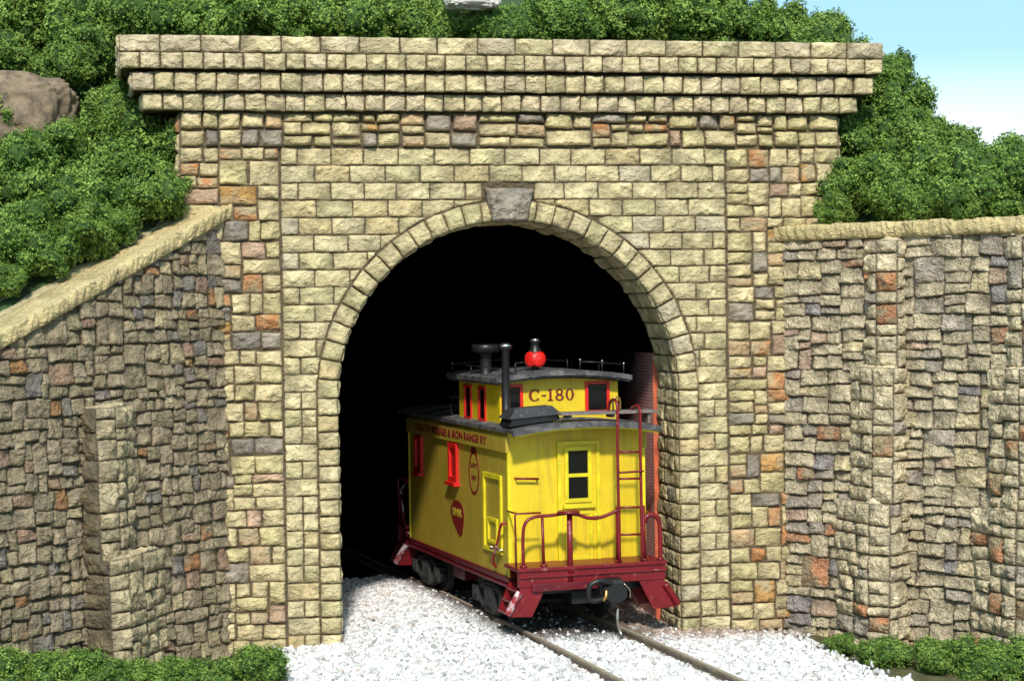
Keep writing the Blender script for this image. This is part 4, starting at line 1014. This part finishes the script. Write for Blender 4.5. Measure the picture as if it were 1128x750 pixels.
# roof fittings
b = MB(); y0, y1 = .48, 1.10
b.hexa([(-1.42, y0, 3.99), (-.44, y0, 4.10), (-.44, y1, 4.10), (-1.42, y1, 3.99)], [(-1.36, y0, 4.13), (-.46, y0, 4.20), (-.46, y1, 4.20), (-1.36, y1, 4.13)])
bx = b.build('roof_box', M['black'], cab)
MB().hexa([(-1.42, y0-.04, 4.13), (-.40, y0-.04, 4.20), (-.40, y1+.04, 4.20), (-1.42, y1+.04, 4.13)], [(-1.28, y0+.1, 4.31), (-.55, y0+.1, 4.35), (-.55, y1-.1, 4.35), (-1.28, y1-.1, 4.31)]).build('box_lid', M['tank'], bx)
sj = MB().lathe((-1.22, 1.27, 3.95), [(.11, 0), (.10, .05), (.078, .07), (.072, 1.42), (.12, 1.46), (.125, 1.50), (.075, 1.56)], seg=16).build('smoke_jack', M['black'], cab)
MB().lathe((-1.22, 1.27, 5.445), [(.13, 0), (.132, .02), (.07, .075)], seg=16).build('smoke_jack_cap', M['steel'], sj)
vt = MB().lathe((-1.08, 2.95, 4.84), [(.15, 0), (.12, .05), (.115, .44), (.13, .46), (.27, .47), (.28, .60), (.25, .62)], seg=18).build('roof_ventilator', M['black'], cup)
# marker lamp
lm = empty_l = MB().lathe((-.33, 2.15, 4.93), [(.07, 0), (.07, .08), (.12, .10), (.13, .42), (.09, .46), (.075, .54), (.10, .56), (.105, .60), (.05, .62)], seg=16).build('marker_lamp', M['black'], cup)
for dx, dy in ((.05, -.22), (-.22, -.10), (.2, .12)):
    L_ = MB(); c = Vector((-.33, 2.15, 5.17)); d = Vector((dx, dy, 0)).normalized(); a = Vector((-d.y, d.x, 0)); up = Vector((0, 0, 1))
    rings = []
    for r_, h in ((.09, .06), (.13, .11), (.15, .115), (.15, .15), (.12, .165), (.06, .178), (.001, .18)):
        rings.append([L_.bm.verts.new(c+d*h+(a*math.cos(2*math.pi*k/16)+up*math.sin(2*math.pi*k/16))*r_) for k in range(16)])
    for A_, B_ in zip(rings, rings[1:]):
        for k in range(16): fc = L_.bm.faces.new((A_[k], A_[(k+1) % 16], B_[(k+1) % 16], B_[k])); fc.smooth = True
    L_.build('lens', M['lens'], lm)
MB().lathe((-.33, 2.15, 5.52), [(.10, 0), (.11, .03), (.05, .05)], seg=14).build('lamp_cap', M['steel'], lm)
# cupola roof rails
rl = MB(); zz = 4.98
pts = [(-1.28, 1.55), (-.75, 1.5), (0, 1.48), (.75, 1.5), (1.28, 1.55), (1.28, 4.5), (0, 4.6), (-1.28, 4.5), (-1.28, 1.55)]
zr = lambda u: 4.85+crown(u, 1.37, .12)
rl.tube([(.35, 1.5, zr(.35)+.16), (.75, 1.5, zr(.75)+.17), (1.26, 1.55, zr(1.26)+.18), (1.3, 3, zr(1.3)+.18), (1.26, 4.5, zr(1.26)+.18)], .013, 6, smooth=False)
rl.tube([(-.45, 3.6, 5.14), (-.9, 4.3, 5.08), (-1.3, 4.5, 5.04), (-1.3, 3.0, 5.04), (-1.27, 2.2, 5.03)], .013, 6, smooth=False)
rl.tube([(-.75, 2.1, 5.1), (0, 2.7, 5.14), (.6, 2.9, 5.1)], .012, 6, smooth=False)
for u, v in ((.35, 1.5), (.80, 1.5), (1.26, 1.55), (1.3, 3.0), (1.26, 4.5), (-1.3, 4.5), (-1.3, 3.2), (-.75, 2.1), (.6, 2.9)): rl.tube([(u, v, zr(min(abs(u), 1.3))-.02), (u, v, zr(min(abs(u), 1.3))+.19)], .014, 6)
rl.build('roof_rail', M['black'], cup)
kn = MB()
for u, v in ((.35, 1.5), (.80, 1.5), (1.26, 1.55), (-1.3, 4.5)): kn.lathe((u, v, zr(min(abs(u), 1.3))+.18), [(.008, 0), (.024, .014), (.02, .03), (.004, .045)], seg=8)
kn.build('rail_stanchion_knob', M['steel'], cup)
# wavy handrail wire on the cupola roof's left edge
MB().tube([(-1.1, 1.46, 4.90), (-1.15, 1.42, 4.97), (-1.0, 1.40, 4.93), (-.9, 1.42, 4.99), (-.7, 1.42, 5.03), (-.6, 1.5, 4.97)], .016, 6).build('grab_iron', M['black'], cup)
MB().tube([(-1.25, 4.75, 4.02), (-1.24, 4.85, 4.2), (-1.2, 4.55, 4.45)], .018, 6).build('grab_iron', M['black'], cup)
# coupler
cp = MB(); cu_, cv = .30, -.34
cp.box(.05, .42, -.22, .1, .92, 1.10, .02)
k = 8
oct_ = [(cu_+.27*math.cos(R(22.5+45*i)), .95+.23*math.sin(R(22.5+45*i))) for i in range(8)]
cp.hexa([(x, cv+.22, z) for x, z in oct_], [(cu_+(x-cu_)*.82, cv-.06, .95+(z-.95)*.80) for x, z in oct_])
cp.hexa([(cu_-.17, cv-.03, 1.12), (cu_+.17, cv-.03, 1.12), (cu_+.22, cv+.25, 1.16), (cu_-.22, cv+.25, 1.16)], [(cu_-.12, cv+.0, 1.19), (cu_+.12, cv+.0, 1.19), (cu_+.15, cv+.22, 1.22), (cu_-.15, cv+.22, 1.22)])
cp.tube([(cu_-.05, cv+.05, .84), (cu_, cv+.03, .66)], .085, 10)
cpo = cp.build('coupler', M['black'], cab)
MB().tube([(cu_-.08, cv+.0, 1.13), (cu_-.30, cv-.04, 1.20), (cu_-.50, cv-.02, 1.12), (cu_-.52, cv+.0, .92), (cu_-.46, cv, .84), (cu_-.20, cv, .86)], .05, 10).build('coupler_jaw', M['black'], cpo)
MB().tube([(cu_-.20, cv-.06, 1.02), (cu_-.22, cv-.09, .93), (cu_-.27, cv-.08, .84)], .035, 8).build('coupler_spring', M['brass'], cpo)
MB().tube([(cu_+.06, cv+.04, .72), (cu_+.04, cv+.02, .45), (cu_+.09, cv+.02, .24), (cu_+.11, cv-.06, .155), (cu_+.10, cv-.14, .15)], .028, 8).build('trip_pin', M['steel'], cpo)
MB().tube([(cu_+.14, cv-.07, 1.13), (cu_+.26, cv-.05, 1.0), (cu_+.27, cv-.04, .86)], .014, 6).build('uncoupling_lever', M['steel'], cpo)
# trucks
def truck(v):
    t = MB(); cx = -.22
    t.box(cx-.82, cx+.82, v-.16, v+.16, .55, .78, .02)
    tr = t.build('truck', M['truck'], cab)
    for sg in (-1, 1):
        u = cx+sg*1.0; f = MB()
        f.tube([(u, v-1.12, .58), (u, v-.75, .74), (u, v-.3, .84), (u, v, .86), (u, v+.3, .84), (u, v+.75, .74), (u, v+1.12, .58)], .07, 8)
        f.tube([(u, v-1.0, .55), (u, v-.6, .42), (u, v-.25, .34), (u, v+.25, .34), (u, v+.6, .42), (u, v+1.0, .55)], .06, 8)
        f.box(u-.1, u+.1, v-.28, v+.28, .32, .84, .02)
        for j in (-.14, 0, .14): f.lathe((u+sg*.06, v+j, .40), [(.055, 0), (.06, .1), (.055, .2), (.06, .3), (.055, .36)], seg=10)
        for d in (-.85, .85): f.box(u-.11, u+.11, v+d-.16, v+d+.16, .46, .76, .03); f.lathe((u+sg*.11, v+d, .61), [(.10, -.02), (.10, .02), (.06, .04)], 'x', 12)
        f.build('side_frame', M['truck'], tr)
    for d in (-.85, .85):
        for sg in (-1, 1):
            MB().lathe((cx+sg*.87, v+d, .63), [(.40, -.07*sg), (.41, -.04*sg), (.37, -.03*sg), (.365, .055*sg), (.30, .06*sg), (.29, .03*sg), (.1, .05*sg), (.06, .08*sg)], 'x', 26).build('wheel', M['truck'], tr)
        MB().tube([(cx-.95, v+d, .63), (cx+.95, v+d, .63)], .055, 10).build('axle', M['truck'], tr)
truck(2.25); truck(6.7)
print('objects', len(bpy.data.objects))
